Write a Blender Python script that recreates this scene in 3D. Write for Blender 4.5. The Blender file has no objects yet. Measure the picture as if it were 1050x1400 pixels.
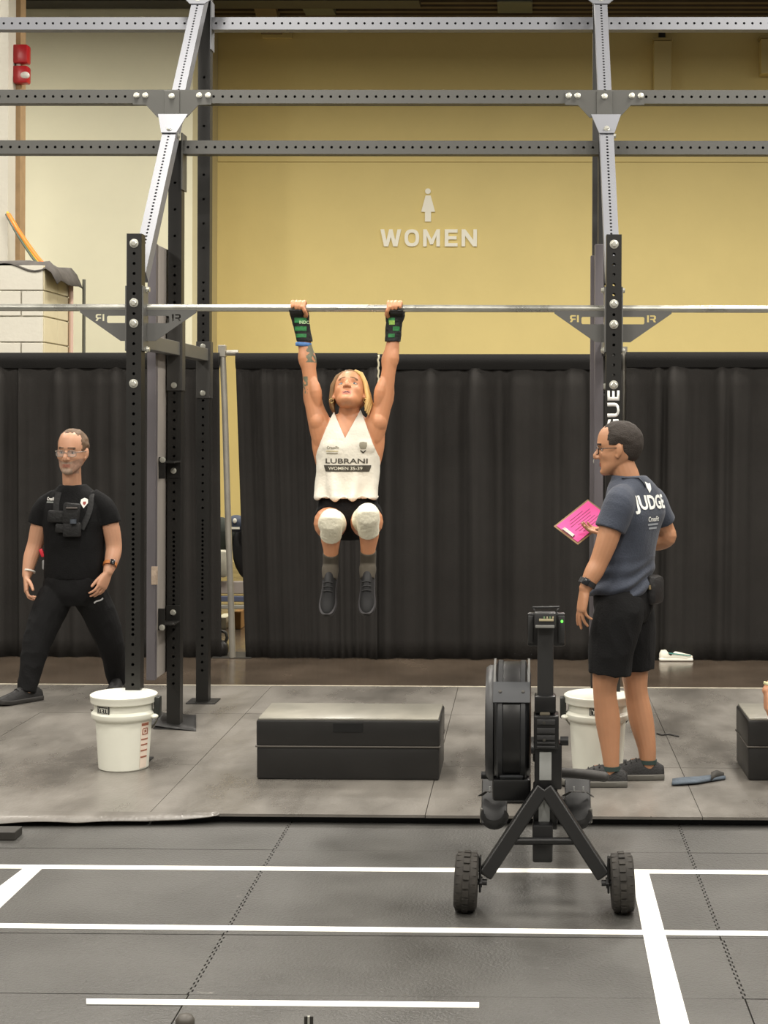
import bpy, bmesh, math, random
from mathutils import Vector, Matrix, noise
from mathutils.bvhtree import BVHTree
random.seed(7)
SC = bpy.context.scene
COL = SC.collection
V = Vector
PI = math.pi

# ------------------------------------------------------------------ camera
F_PX, CX, CY, W_PX, H_PX = 2150.0, 691.0, 578.0, 1050.0, 1400.0
YAW, ROLL, CAM_H = 0.0133, 0.0033, 1.73
cam_d = bpy.data.cameras.new('camera')
cam = bpy.data.objects.new('camera', cam_d)
COL.objects.link(cam)
cam_d.sensor_fit = 'HORIZONTAL'
cam_d.sensor_width = 36.0
cam_d.lens = 36.0 * F_PX / W_PX
cam_d.shift_x = (W_PX / 2 - CX) / W_PX
cam_d.shift_y = (CY - H_PX / 2) / W_PX
cam_d.clip_end = 200
RM = Matrix.Rotation(YAW, 3, 'Z') @ Matrix.Rotation(PI / 2, 3, 'X') @ Matrix.Rotation(ROLL, 3, 'Z')
CP = V((0, 0, CAM_H))
cam.matrix_world = Matrix.Translation(CP) @ RM.to_4x4()
SC.camera = cam

# ------------------------------------------------------------------ world, lights, exposure
wd = bpy.data.worlds.new('hall_air')
SC.world = wd
wd.use_nodes = True
bg = wd.node_tree.nodes['Background']
bg.inputs[0].default_value = (1.0, 0.93, 0.80, 1)
bg.inputs[1].default_value = 0.30
def area_light(name, loc, sx, sy, power, color=(1, 0.945, 0.86), rot=(0, 0, 0), spread=PI):
    l = bpy.data.lights.new(name, 'AREA')
    l.shape = 'RECTANGLE'; l.size = sx; l.size_y = sy
    l.energy = power; l.color = color; l.spread = spread
    o = bpy.data.objects.new(name, l)
    o.location = loc; o.rotation_euler = rot
    COL.objects.link(o)
    return o
# rows of hanging high-bay lamps below the hall ceiling, all above the frame
for yy, zz in ((0.5, 5.8), (4.2, 5.8), (7.9, 5.8), (11.4, 5.8), (14.9, 6.4)):
    for xx in (-6.0, -2.0, 2.0, 6.0):
        area_light('high_bay_lamp', (xx, yy, zz), 0.6, 1.2, 175)
SC.view_settings.view_transform = 'Standard'
SC.view_settings.look = 'None'
SC.view_settings.gamma = 1.0
SC.view_settings.use_curve_mapping = False
SC.view_settings.exposure = 0.0

# ------------------------------------------------------------------ pixel helpers (calibrated rays into the room)
def ray(px, py):
    d = V(((px - CX) / F_PX, -(py - CY) / F_PX, -1.0))
    return RM @ d
def P(px, py, Y):
    d = ray(px, py)
    return CP + d * ((Y - CP.y) / d.y)
def G(px, py, z=0.0):
    d = ray(px, py)
    return CP + d * ((z - CP.z) / d.z)
def S(Y):
    return F_PX / Y

# ------------------------------------------------------------------ materials
def lin(c):
    return tuple(((x / 255) / 12.92 if x / 255 <= 0.04045 else ((x / 255 + 0.055) / 1.055) ** 2.4) for x in c) + (1.0,)
MATS = {}
def mat(name, rgb, rough=0.6, metal=0.0, bump=0.0, bscale=40.0, var=0.0, vscale=6.0, spec=0.5, coat=0.0, sheen=0.0,
        stretch=None, chalk=0.0, chalk_scale=9.0, trans=0.0, alpha=1.0, emit=0.0, rvar=0.0, sss=0.0):
    if name in MATS:
        return MATS[name]
    m = bpy.data.materials.new(name)
    m.use_nodes = True
    nt = m.node_tree; N = nt.nodes; L = nt.links
    b = N['Principled BSDF']
    c = lin(rgb)
    b.inputs['Base Color'].default_value = c
    b.inputs['Roughness'].default_value = rough
    b.inputs['Metallic'].default_value = metal
    b.inputs['Specular IOR Level'].default_value = spec
    b.inputs['Coat Weight'].default_value = coat
    b.inputs['Sheen Weight'].default_value = sheen
    b.inputs['Transmission Weight'].default_value = trans
    b.inputs['Alpha'].default_value = alpha
    if sss:
        b.inputs['Subsurface Weight'].default_value = sss
        b.inputs['Subsurface Radius'].default_value = (0.012, 0.005, 0.003)
        b.inputs['Subsurface Scale'].default_value = 1.0
    if emit:
        b.inputs['Emission Color'].default_value = c
        b.inputs['Emission Strength'].default_value = emit
    tc = N.new('ShaderNodeTexCoord')
    src = tc.outputs['Object']
    if stretch:
        mp = N.new('ShaderNodeMapping'); mp.inputs['Scale'].default_value = stretch
        L.new(src, mp.inputs['Vector']); src = mp.outputs['Vector']
    col = None
    if var or rvar:
        n1 = N.new('ShaderNodeTexNoise'); n1.inputs['Scale'].default_value = vscale
        n1.inputs['Detail'].default_value = 6; n1.inputs['Roughness'].default_value = 0.62
        L.new(src, n1.inputs['Vector'])
    if var:
        mr = N.new('ShaderNodeMapRange')
        mr.inputs['From Min'].default_value = 0.25; mr.inputs['From Max'].default_value = 0.75
        mr.inputs['To Min'].default_value = 1 - var; mr.inputs['To Max'].default_value = 1 + var
        L.new(n1.outputs['Fac'], mr.inputs['Value'])
        mx = N.new('ShaderNodeVectorMath'); mx.operation = 'SCALE'
        mx.inputs[0].default_value = c[:3]
        L.new(mr.outputs['Result'], mx.inputs['Scale'])
        col = mx.outputs['Vector']
    if rvar:
        r2 = N.new('ShaderNodeMapRange')
        r2.inputs['From Min'].default_value = 0.3; r2.inputs['From Max'].default_value = 0.7
        r2.inputs['To Min'].default_value = max(0.03, rough - rvar); r2.inputs['To Max'].default_value = min(1, rough + rvar)
        L.new(n1.outputs['Fac'], r2.inputs['Value']); L.new(r2.outputs['Result'], b.inputs['Roughness'])
    if chalk:
        n2 = N.new('ShaderNodeTexNoise'); n2.inputs['Scale'].default_value = chalk_scale
        n2.inputs['Detail'].default_value = 9; n2.inputs['Roughness'].default_value = 0.72
        L.new(tc.outputs['Object'], n2.inputs['Vector'])
        cr = N.new('ShaderNodeMapRange')
        cr.inputs['From Min'].default_value = 0.66; cr.inputs['From Max'].default_value = 0.80
        cr.inputs['To Min'].default_value = 0; cr.inputs['To Max'].default_value = chalk
        L.new(n2.outputs['Fac'], cr.inputs['Value'])
        mm = N.new('ShaderNodeMix'); mm.data_type = 'RGBA'
        L.new(cr.outputs['Result'], mm.inputs[0])
        if col: L.new(col, mm.inputs[6])
        else: mm.inputs[6].default_value = c
        mm.inputs[7].default_value = lin((205, 200, 190))
        col = mm.outputs[2]
    if col:
        L.new(col, b.inputs['Base Color'])
    if bump:
        n3 = N.new('ShaderNodeTexNoise'); n3.inputs['Scale'].default_value = bscale
        n3.inputs['Detail'].default_value = 4
        L.new(src, n3.inputs['Vector'])
        bp = N.new('ShaderNodeBump'); bp.inputs['Strength'].default_value = bump
        bp.inputs['Distance'].default_value = 0.01
        L.new(n3.outputs['Fac'], bp.inputs['Height']); L.new(bp.outputs['Normal'], b.inputs['Normal'])
    MATS[name] = m
    return m

# ------------------------------------------------------------------ mesh collector
def frame_from(d, hint=None):
    d = d.normalized()
    h = hint if hint is not None else (V((0, 0, 1)) if abs(d.z) < 0.9 else V((0, 1, 0)))
    x = h.cross(d)
    if x.length < 1e-6: x = V((1, 0, 0)).cross(d)
    x.normalize()
    y = d.cross(x).normalized()
    return x, y, d
class Geo:
    def __init__(self):
        self.v = []; self.f = []
    def add(self, vs, fs):
        o = len(self.v)
        self.v.extend([V(p) for p in vs]); self.f.extend([tuple(i + o for i in f) for f in fs])
        return self
    def box(self, c, s, M=None, bev=0.0):
        c = V(c); hx, hy, hz = s[0] / 2, s[1] / 2, s[2] / 2
        if bev <= 0:
            vs = [V((x, y, z)) for x in (-hx, hx) for y in (-hy, hy) for z in (-hz, hz)]
            fs = [(0, 1, 3, 2), (4, 6, 7, 5), (0, 4, 5, 1), (2, 3, 7, 6), (0, 2, 6, 4), (1, 5, 7, 3)]
        else:
            b = min(bev, hx * .98, hy * .98, hz * .98)
            bm = bmesh.new()
            bmesh.ops.create_cube(bm, size=1, matrix=Matrix.Diagonal((s[0], s[1], s[2], 1)))
            bmesh.ops.bevel(bm, geom=bm.edges[:], offset=b, segments=2, affect='EDGES', profile=0.5)
            bm.verts.index_update()
            vs = [v.co.copy() for v in bm.verts]; fs = [tuple(v.index for v in f.verts) for f in bm.faces]
            bm.free()
        if M is not None: vs = [M @ p for p in vs]
        return self.add([p + c for p in vs], fs)
    def beam(self, a, b, w, h, hint=None, bev=0.0):
        a = V(a); b = V(b); x, y, d = frame_from(b - a, hint)
        M = Matrix((x, y, d)).transposed()
        return self.box((a + b) / 2, (w, h, (b - a).length), M, bev)
    def cyl(self, a, b, r, r2=None, n=16, caps=True):
        return self.tube([a, b], [r, r if r2 is None else r2], n)
    def loft(self, rings, caps=True):
        n = len(rings[0]); vs = []; fs = []
        for r in rings: vs.extend(r)
        for i in range(len(rings) - 1):
            for j in range(n):
                k = (j + 1) % n
                fs.append((i * n + j, i * n + k, (i + 1) * n + k, (i + 1) * n + j))
        if caps:
            fs.append(tuple(reversed(range(n)))); fs.append(tuple((len(rings) - 1) * n + j for j in range(n)))
        return self.add(vs, fs)
    def tube(self, pts, radii, n=14, round_ends=False, hint=None, closed=False):
        pts = [V(p) for p in pts]; m = len(pts)
        if not isinstance(radii, (list, tuple)): radii = [radii] * m
        rings = []; px = None
        for i, p in enumerate(pts):
            if closed: t = pts[(i + 1) % m] - pts[i - 1]
            else: t = pts[min(i + 1, m - 1)] - pts[max(i - 1, 0)]
            t.normalize()
            if px is None: x, y, _ = frame_from(t, hint)
            else:
                x = px - t * px.dot(t)
                if x.length < 1e-6: x = frame_from(t)[0]
                x.normalize(); y = t.cross(x)
            px = x
            r = radii[i]; rx, ry = r if isinstance(r, (tuple, list)) else (r, r)
            rings.append([p + x * (rx * math.cos(2 * PI * j / n)) + y * (ry * math.sin(2 * PI * j / n)) for j in range(n)])
        if closed:
            rings.append(rings[0])
            return self.loft(rings, caps=False)
        if round_ends:
            def rr(i): r = radii[i]; return sum(r) / 2 if isinstance(r, (tuple, list)) else r
            t0 = (pts[0] - pts[1]).normalized(); t1 = (pts[-1] - pts[-2]).normalized()
            r0, r1 = rings[0], rings[-1]
            pre = []; post = []
            for a in (0.85, 0.5):
                k = math.sqrt(1 - a * a)
                pre.append([pts[0] + (q - pts[0]) * k + t0 * rr(0) * a for q in r0])
            for a in (0.5, 0.85):
                k = math.sqrt(1 - a * a)
                post.append([pts[-1] + (q - pts[-1]) * k + t1 * rr(m - 1) * a for q in r1])
            rings = pre + rings + post
        return self.loft(rings)
    def ell(self, c, r, M=None, n=20, m=12):
        c = V(c); r = r if isinstance(r, (tuple, list)) else (r, r, r)
        rings = []
        for i in range(m + 1):
            a = PI * (i + 0.02 if i == 0 else (i - 0.02 if i == m else i)) / m
            ring = []
            for j in range(n):
                b = 2 * PI * j / n
                p = V((r[0] * math.sin(a) * math.cos(b), r[1] * math.sin(a) * math.sin(b), -r[2] * math.cos(a)))
                ring.append((M @ p if M is not None else p) + c)
            rings.append(ring)
        return self.loft(rings)
    def ering(self, c, ax, ay, rx, ry, n=28, e=2.0):
        out = []
        for j in range(n):
            a = 2 * PI * j / n; ca, sa = math.cos(a), math.sin(a)
            out.append(V(c) + ax * (rx * math.copysign(abs(ca) ** (2 / e), ca)) + ay * (ry * math.copysign(abs(sa) ** (2 / e), sa)))
        return out
    def prism(self, poly, M, depth):
        n = len(poly)
        a = [M @ V((p[0], p[1], 0)) for p in poly]; b = [M @ V((p[0], p[1], depth)) for p in poly]
        fs = [tuple(reversed(range(n))), tuple(range(n, 2 * n))]
        for i in range(n):
            k = (i + 1) % n; fs.append((i, k, n + k, n + i))
        return self.add(a + b, fs)
    def lathe(self, prof, c, axis=V((0, 0, 1)), n=40, cap=True):
        c = V(c); x, y, d = frame_from(V(axis))
        rings = [[c + d * h + x * (r * math.cos(2 * PI * j / n)) + y * (r * math.sin(2 * PI * j / n)) for j in range(n)] for r, h in prof]
        return self.loft(rings, caps=cap)
    def mesh(self, name, smooth=False, fix=True):
        me = bpy.data.meshes.new(name)
        me.from_pydata([tuple(p) for p in self.v], [], self.f)
        if fix:
            bm = bmesh.new(); bm.from_mesh(me)
            bmesh.ops.recalc_face_normals(bm, faces=bm.faces)
            bm.to_mesh(me); bm.free()
        if smooth: set_smooth(me, smooth)
        me.update()
        return me
    def build(self, name, material, parent=None, smooth=False, fix=True):
        me = self.mesh(name, smooth, fix)
        return put(name, me, material, parent)
def set_smooth(me, ang=True):
    me.polygons.foreach_set('use_smooth', [True] * len(me.polygons))
    if ang is not True:
        bm = bmesh.new(); bm.from_mesh(me)
        for e in bm.edges:
            if len(e.link_faces) == 2 and e.calc_face_angle(0) > ang: e.smooth = False
        bm.to_mesh(me); bm.free()
A40 = math.radians(40)
def put(name, me, material, parent=None):
    if isinstance(material, (list, tuple)):
        for m in material: me.materials.append(m)
    elif material is not None and not me.materials: me.materials.append(material)
    o = bpy.data.objects.new(name, me)
    COL.objects.link(o)
    if parent is not None:
        o.parent = parent
        o.matrix_parent_inverse = Matrix.Translation(-V(parent['_base'])) if '_base' in parent.keys() else Matrix()
    return o
def thing(name, label, cat, loc=(0, 0, 0), group=None):
    o = bpy.data.objects.new(name, None)
    o.empty_display_size = 0.1
    o.location = loc
    COL.objects.link(o)
    o['label'] = label; o['category'] = cat
    o['_base'] = tuple(V(loc))
    if group: o['group'] = group
    return o
def tag(o, label, cat, group=None):
    o['label'] = label; o['category'] = cat
    if group: o['group'] = group
    return o
def struct(o):
    o['kind'] = 'structure'; return o

def remesh_geo(geo, voxel, smooth=4, factor=0.5):
    me = geo.mesh('tmp')
    o = bpy.data.objects.new('tmp', me); COL.objects.link(o)
    r = o.modifiers.new('r', 'REMESH'); r.mode = 'VOXEL'; r.voxel_size = voxel
    if smooth:
        s = o.modifiers.new('s', 'SMOOTH'); s.factor = factor; s.iterations = smooth
    bpy.context.view_layer.update()
    dg = bpy.context.evaluated_depsgraph_get()
    out = bpy.data.meshes.new_from_object(o.evaluated_get(dg))
    bpy.data.objects.remove(o); bpy.data.meshes.remove(me)
    out.polygons.foreach_set('use_smooth', [True] * len(out.polygons))
    return out
def displace(me, fn):
    me.update()
    nrm = [v.normal.copy() for v in me.vertices]
    for v, n in zip(me.vertices, nrm):
        v.co = v.co + n * fn(v.co, n)
    me.update()
def text_mesh(body, size, extrude=0.002, bold=0.0, spacing=1.0, align='CENTER', sub=0):
    c = bpy.data.curves.new('t', 'FONT')
    c.body = body; c.size = size; c.extrude = extrude; c.offset = bold * size
    c.space_character = spacing; c.align_x = align; c.align_y = 'CENTER'; c.resolution_u = 3
    o = bpy.data.objects.new('t', c); COL.objects.link(o)
    bpy.context.view_layer.update()
    dg = bpy.context.evaluated_depsgraph_get()
    me = bpy.data.meshes.new_from_object(o.evaluated_get(dg))
    bpy.data.objects.remove(o); bpy.data.curves.remove(c)
    if sub:
        bm = bmesh.new(); bm.from_mesh(me)
        bmesh.ops.triangulate(bm, faces=bm.faces)
        for _ in range(sub):
            es = [e for e in bm.edges if e.calc_length() > size * 0.12]
            if es: bmesh.ops.subdivide_edges(bm, edges=es, cuts=1)
            bmesh.ops.triangulate(bm, faces=bm.faces)
        bm.to_mesh(me); bm.free()
    me.materials.clear()
    return me
def text_fit(body, width, height, extrude=0.002, bold=0.0, spacing=1.0, sub=0):
    """letters scaled to exactly width x height, centred on the origin in the local xy plane"""
    me = text_mesh(body, 1.0, 0.0, bold, spacing, sub=sub)
    xs = [v.co.x for v in me.vertices]; ys = [v.co.y for v in me.vertices]
    x0, x1, y0, y1 = min(xs), max(xs), min(ys), max(ys)
    for v in me.vertices:
        v.co.x = (v.co.x - (x0 + x1) / 2) / (x1 - x0) * width
        v.co.y = (v.co.y - (y0 + y1) / 2) / (y1 - y0) * height
        v.co.z = 0
    if extrude:
        bm = bmesh.new(); bm.from_mesh(me)
        bmesh.ops.remove_doubles(bm, verts=bm.verts, dist=1e-6)
        r = bmesh.ops.extrude_face_region(bm, geom=bm.faces[:])
        for e in r['geom']:
            if isinstance(e, bmesh.types.BMVert): e.co.z += extrude
        bmesh.ops.recalc_face_normals(bm, faces=bm.faces)
        bm.to_mesh(me); bm.free()
    return me
def xform(me, M):
    me.transform(M); me.update(); return me
def basis(x, y, z, o):
    M = Matrix((V(x), V(y), V(z))).transposed().to_4x4(); M.translation = V(o); return M
def wrap(me, target, direction, off=0.002, thick=0.0015):
    """lay flat print onto a cloth surface along a direction"""
    bvh = BVHTree.FromPolygons([v.co.copy() for v in target.vertices], [tuple(p.vertices) for p in target.polygons])
    d = V(direction).normalized()
    bad = set()
    for v in me.vertices:
        hit = bvh.ray_cast(v.co - d * 0.6, d)
        if hit[0] is not None: v.co = hit[0] - d * off
        else: bad.add(v.index)
    if bad:
        bm = bmesh.new(); bm.from_mesh(me); bm.verts.ensure_lookup_table()
        bmesh.ops.delete(bm, geom=[bm.verts[i] for i in bad], context='VERTS')
        bm.to_mesh(me); bm.free()
    me.update()
    return me
def fbm(p, s):
    return noise.noise(p * s) + 0.5 * noise.noise(p * s * 2.1 + V((3, 1, 7)))

# ================================================================== SETTING
ZH = -0.0548         # bare hall floor
ZF = -0.045          # hall floor level; the platform top is z = 0
M_CONC = mat('polished_concrete', (78, 68, 58), 0.2, var=0.25, vscale=1.6, rvar=0.1, bump=0.05, bscale=3)
M_MAT = mat('rubber_mat', (72, 71, 68), 0.46, var=0.30, vscale=2.2, bump=0.45, bscale=90, rvar=0.10, chalk=0.40, chalk_scale=11)
M_PLAT = mat('platform_rubber', (109, 105, 99), 0.33, var=0.42, vscale=1.6, bump=0.2, bscale=60, rvar=0.17, chalk=0.25, chalk_scale=5, spec=.6, stretch=(1, .45, 1))
M_UNDER = mat('platform_base_shade', (22, 22, 22), 0.8)  # near-black base: shade under the mat overhang put into its colour
M_YEL = mat('wall_yellow_paint', (232, 212, 142), 0.7, var=0.04, vscale=1.2, bump=0.15, bscale=14)
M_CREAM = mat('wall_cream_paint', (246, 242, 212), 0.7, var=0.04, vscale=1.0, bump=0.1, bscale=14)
M_CREAM2 = mat('wall_return_darker_cream', (205, 193, 150), 0.7, var=0.04)  # return face in a darker cream than the wall front
M_BLOCKW = mat('block_white_paint', (208, 204, 190), 0.65, var=0.05, vscale=5, bump=0.2, bscale=30)
M_BLOCKS = mat('block_cream_paint', (206, 196, 164), 0.65, var=0.05, vscale=5)
M_DECK = mat('ceiling_deck_brown', (92, 80, 62), 0.7, var=0.2, vscale=3)
M_TAPE = mat('white_floor_tape', (244, 243, 236), 0.5, var=0.03, vscale=12)
M_DARKMET = mat('dark_metal', (58, 56, 52), 0.5, metal=0.3)

Geo().box((0, 9, ZF - 0.11), (40, 34, 0.2)).build('floor', M_CONC)['kind'] = 'structure'
floor_o = bpy.data.objects['floor']

# far walls: a cream wall standing 1.5 m nearer than the yellow one, with its return
YW, YC = 20.0, 18.5
xc = P(263, 300, YC).x
struct(Geo().box(((xc - 12) / 2 - 3, YC + 0.15, 3.4), (xc + 18, 0.3, 7.2)).build('wall_left', M_CREAM))
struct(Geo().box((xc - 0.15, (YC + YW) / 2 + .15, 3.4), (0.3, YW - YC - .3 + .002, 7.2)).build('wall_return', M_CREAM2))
zj = P(600, 222, YW).z
wb = struct(Geo().box((5.0, YW + 0.15, (zj - 0.2) / 2), (24, 0.3, zj + 0.2)).build('wall_back', M_YEL))
struct(Geo().box((5.0, YW + 0.165, (zj + 7.0) / 2 + .01), (24, 0.3, 7.0 - zj)).build('wall_back_upper', M_YEL))
# ceiling deck with ribs
ZC = 6.72
ceil_o = struct(Geo().box((1, 10, ZC + 0.15), (40, 24, 0.1)).build('ceiling', M_DECK))
rib_me = Geo().box((0, 0, 0), (24, 0.09, 0.07)).mesh('deck_rib')
for i in range(12):
    r = put('deck_rib', rib_me if rib_me.materials else rib_me, M_DECK, ceil_o); r.location = (5, 17.6 + i * 0.2, ZC + 0.06)
Geo().box((-6, 18.2, ZC - .02), (9.5, 0.35, 0.26)).build('ceiling_beam', M_DARKMET, ceil_o)
g = Geo(); g.beam(P(352, -40, 18.3), P(372, 34, 19.6), 0.26, 0.26); g.build('ceiling_joist', mat('joist_tan', (112, 98, 74), .7), ceil_o)
# light fittings and duct register seen edge on among the ribs
for (x0, x1, y0, y1) in ((414, 456, 0, 14), (680, 728, 0, 11)):
    a = P(x0, y0, 18.9); b = P(x1, y1, 18.9)
    g = Geo()
    g.box(((a.x + b.x) / 2, 18.9, (a.z + b.z) / 2), (b.x - a.x, 0.5, abs(a.z - b.z)), bev=0.01)
    for k in range(4): g.box(((a.x + b.x) / 2, 18.64, b.z + (a.z - b.z) * (k + .5) / 4), (b.x - a.x - .04, 0.03, 0.012))
    o = g.build('ceiling_vent', mat('vent_grey', (104, 108, 100), .5, metal=.4))
    tag(o, 'grey slatted vent in the ceiling ' + ('near the left brace' if x0 < 500 else 'right of the middle'), 'vent')
# black drop rods and the cream boxes on the yellow wall
for i, (px, yb) in enumerate(((905, 56), (993, 24))):
    a = P(px, -30, 19.85); b = P(px, yb, 19.85)
    o = Geo().cyl(a, b, 0.045, n=10).build('drop_rod', mat('rod_black', (30, 28, 26), .5), smooth=A40)
    tag(o, 'black rod dropping from the ceiling ' + ('onto the cream wall box' if i == 0 else 'at far right above the yellow wall'), 'rod')
for i, (x0, x1, y0, y1) in enumerate(((893, 917, 58, 132), (1039, 1075, 55, 103))):
    a = P(x0, y0, 19.9); b = P(x1, y1, 19.9)
    t = thing('wall_box', ('tall narrow cream box on the yellow wall below a black rod' if i == 0 else 'square cream box on the yellow wall cut by the right edge'), 'wall box', ((a.x + b.x) / 2, 19.9, b.z))
    Geo().box(((a.x + b.x) / 2, 19.9, (a.z + b.z) / 2), (b.x - a.x, 0.2, a.z - b.z), bev=0.01).build('box_body', mat('box_cream', (214, 196, 134), .6), t)
    Geo().box(((a.x + b.x) / 2, 19.9, a.z + .02), (b.x - a.x + .02, 0.22, .03)).build('box_cap', mat('box_cap_tan', (190, 172, 116), .6), t)
# faint rectangular access hatch high on the yellow wall
a = P(359, 45, YW - .01); b = P(400, 53, YW - .01)
tag(Geo().box(((a.x + b.x) / 2, YW - .02, (a.z + b.z) / 2), (b.x - a.x, .04, a.z - b.z), bev=.008).build('access_hatch', M_YEL), 'small yellow hatch high on the yellow wall under the ceiling', 'hatch')

# painted block pier with a column on it, left edge
YB = 14.0
pA = P(60, 362, YB); zt = pA.z; xr = pA.x; yb2 = 14.8
base = (xr - 0.8, YB + .4, ZF)
pier = Geo().box((xr - 1.2 - .006, (YB + yb2) / 2, (zt + ZF) / 2 - .003), (2.4 - .012, yb2 - YB - .024, zt - ZF - .006)).build('wall_pier', mat('mortar_pale', (206, 202, 188), .8))
struct(pier)
ch = 35.5 / S(YB); bw = 0.40
blk = Geo().box((0, 0, 0), (bw - .012, .02, ch - .012), bev=.004).mesh('block')
for r in range(14):
    z = zt - ch * (r + .5)
    if z < 0.1: break
    for c in range(6):
        off = 0.5 * bw * (r % 2)
        x = xr - bw * (c + .5) + off - (bw * .0)
        w0 = bw
        if r % 2 and c == 0:
            o = put('block', Geo().box((0, 0, 0), (bw / 2 - .012, .02, ch - .012), bev=.004).mesh('block'), M_BLOCKW, pier)
            o.location = (xr - bw / 4, YB, z)
        else:
            o = put('block', blk, M_BLOCKW, pier); o.location = (x, YB, z)
side = Geo().box((0, 0, 0), (.02, .395, ch - .012), bev=.004).mesh('block')
for r in range(14):
    z = zt - ch * (r + .5)
    if z < 0.1: break
    for c in range(2):
        o = put('block', side, M_BLOCKS, pier); o.location = (xr - .004, YB + .2 + .4 * c, z)
# column above
YK = 14.9
xk = P(11, 200, YK).x
yk2 = YK * (720 - 11) / (720 - 20) + .0
struct(Geo().box((xk - .4, YK + .2, 5.0), (.8, .4, 4.4)).build('wall_column', M_BLOCKW))
xs_ = P(20, 200, YK + .38).x
struct(Geo().box((xk + .02, YK + .3, 4.9), (.05, .16, 4.2)).build('trim_3', mat('column_edge_brown', (168, 140, 104), .7, var=.15, vscale=8)))
# conduit pipes on the pier's side
tag(Geo().cyl((xr + .03, yb2 - .06, ZF), (xr + .03, yb2 - .06, zt - .02), .022, n=10).build('conduit_pipe', mat('pipe_pink', (206, 176, 160), .6), smooth=A40), 'thin pinkish conduit running up the white block pier', 'pipe')
tag(Geo().cyl((xr + .14, yb2 - .02, ZF), (xr + .14, yb2 - .02, zt - .06), .016, n=10).build('conduit_pipe', mat('pipe_dark', (84, 84, 74), .6), smooth=A40), 'thin dark grey conduit just beside the white block pier', 'pipe')
# fire alarm devices
M_RED = mat('alarm_red', (176, 26, 34), .35)
for i, (x0, x1, y0, y1) in enumerate(((19, 40, 62, 88), (19, 40, 91, 115))):
    a = P(x0, y0, YK + .2); b = P(x1, y1, YK + .2)
    c = (a + b) / 2
    t = thing('fire_alarm', 'red fire alarm box on the left column, ' + ('the upper plain one' if i == 0 else 'the lower one with a clear strobe lens'), 'alarm', c)
    Geo().box(c, (b.x - a.x, .12, a.z - b.z), bev=.02).build('alarm_body', M_RED, t, smooth=A40)
    Geo().box(c - V(((b.x - a.x) / 2 + .01, 0, 0)), (.03, .16, a.z - b.z + .01), bev=.006).build('back_plate', mat('plate_red_dark', (128, 24, 28), .5), t)
    if i == 1:
        Geo().ell(c + V((.05, -.05, -.01)), (.045, .03, .035)).build('strobe_lens', mat('lens_clear', (225, 222, 214), .12), t, smooth=True)
        Geo().cyl(c + V((-.03, 0, .07)), c + V((-.03, 0, .12)), .025, n=10).build('connector', mat('conn_white', (210, 206, 196), .5), t, smooth=A40)
# dark net cloth lying over the pier's top
g = Geo(); nx, ny = 26, 8
vs = []; fs = []
for j in range(ny):
    for i in range(nx):
        u = i / (nx - 1); v = j / (ny - 1)
        x = xr - 1.2 + 1.33 * u
        top = zt + .035 + .16 * max(0, (0.55 - u)) * (.5 + .5 * math.sin(v * PI)) + .04 * noise.noise(V((u * 6, v * 3, 2)))
        z = top if v > .12 else zt - .0 + .03 - (0.05 + .06 * u * u) * (1 - v / .12) * (.6 + .4 * math.sin(u * 17))
        if u > .94: z -= (u - .94) * 3.0
        vs.append((x, YB - .025 + .8 * v, max(z, zt + .012) if (v > .12 and u < .93) else z)); 
for j in range(ny - 1):
    for i in range(nx - 1):
        fs.append((j * nx + i, j * nx + i + 1, (j + 1) * nx + i + 1, (j + 1) * nx + i))
g.add(vs, fs); o = g.build('net_cloth', mat('net_dark', (86, 82, 78), .9, var=.3, vscale=10), smooth=True)
o.modifiers.new('thick', 'SOLIDIFY').thickness = .006
tag(o, 'dark grey net cloth crumpled on top of the white block pier', 'cloth')
# cables slanting from the column to the pier top
for nm, colr, dx, rr in (('orange', (226, 132, 50), 3, .022), ('yellow', (214, 184, 70), 0, .012), ('dark', (86, 98, 84), -3, .012)):
    a = P(10 + dx * .5, 290 + abs(dx), YK - .06); b = P(60 + dx * 1.3, 352, YB + .5)
    b.z = zt + .02
    m_ = (a + b) / 2 + V((0, 0, -.03))
    tag(Geo().tube([a, a.lerp(m_, .5) + V((0, 0, -.01)), m_, m_.lerp(b, .5) + V((0, 0, -.012)), b], rr, 8).build('cable', mat('cable_' + nm, colr, .5), smooth=True),
        nm + ' cable slanting from the left column down to the block pier', 'cable', 'cables on the pier')

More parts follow.
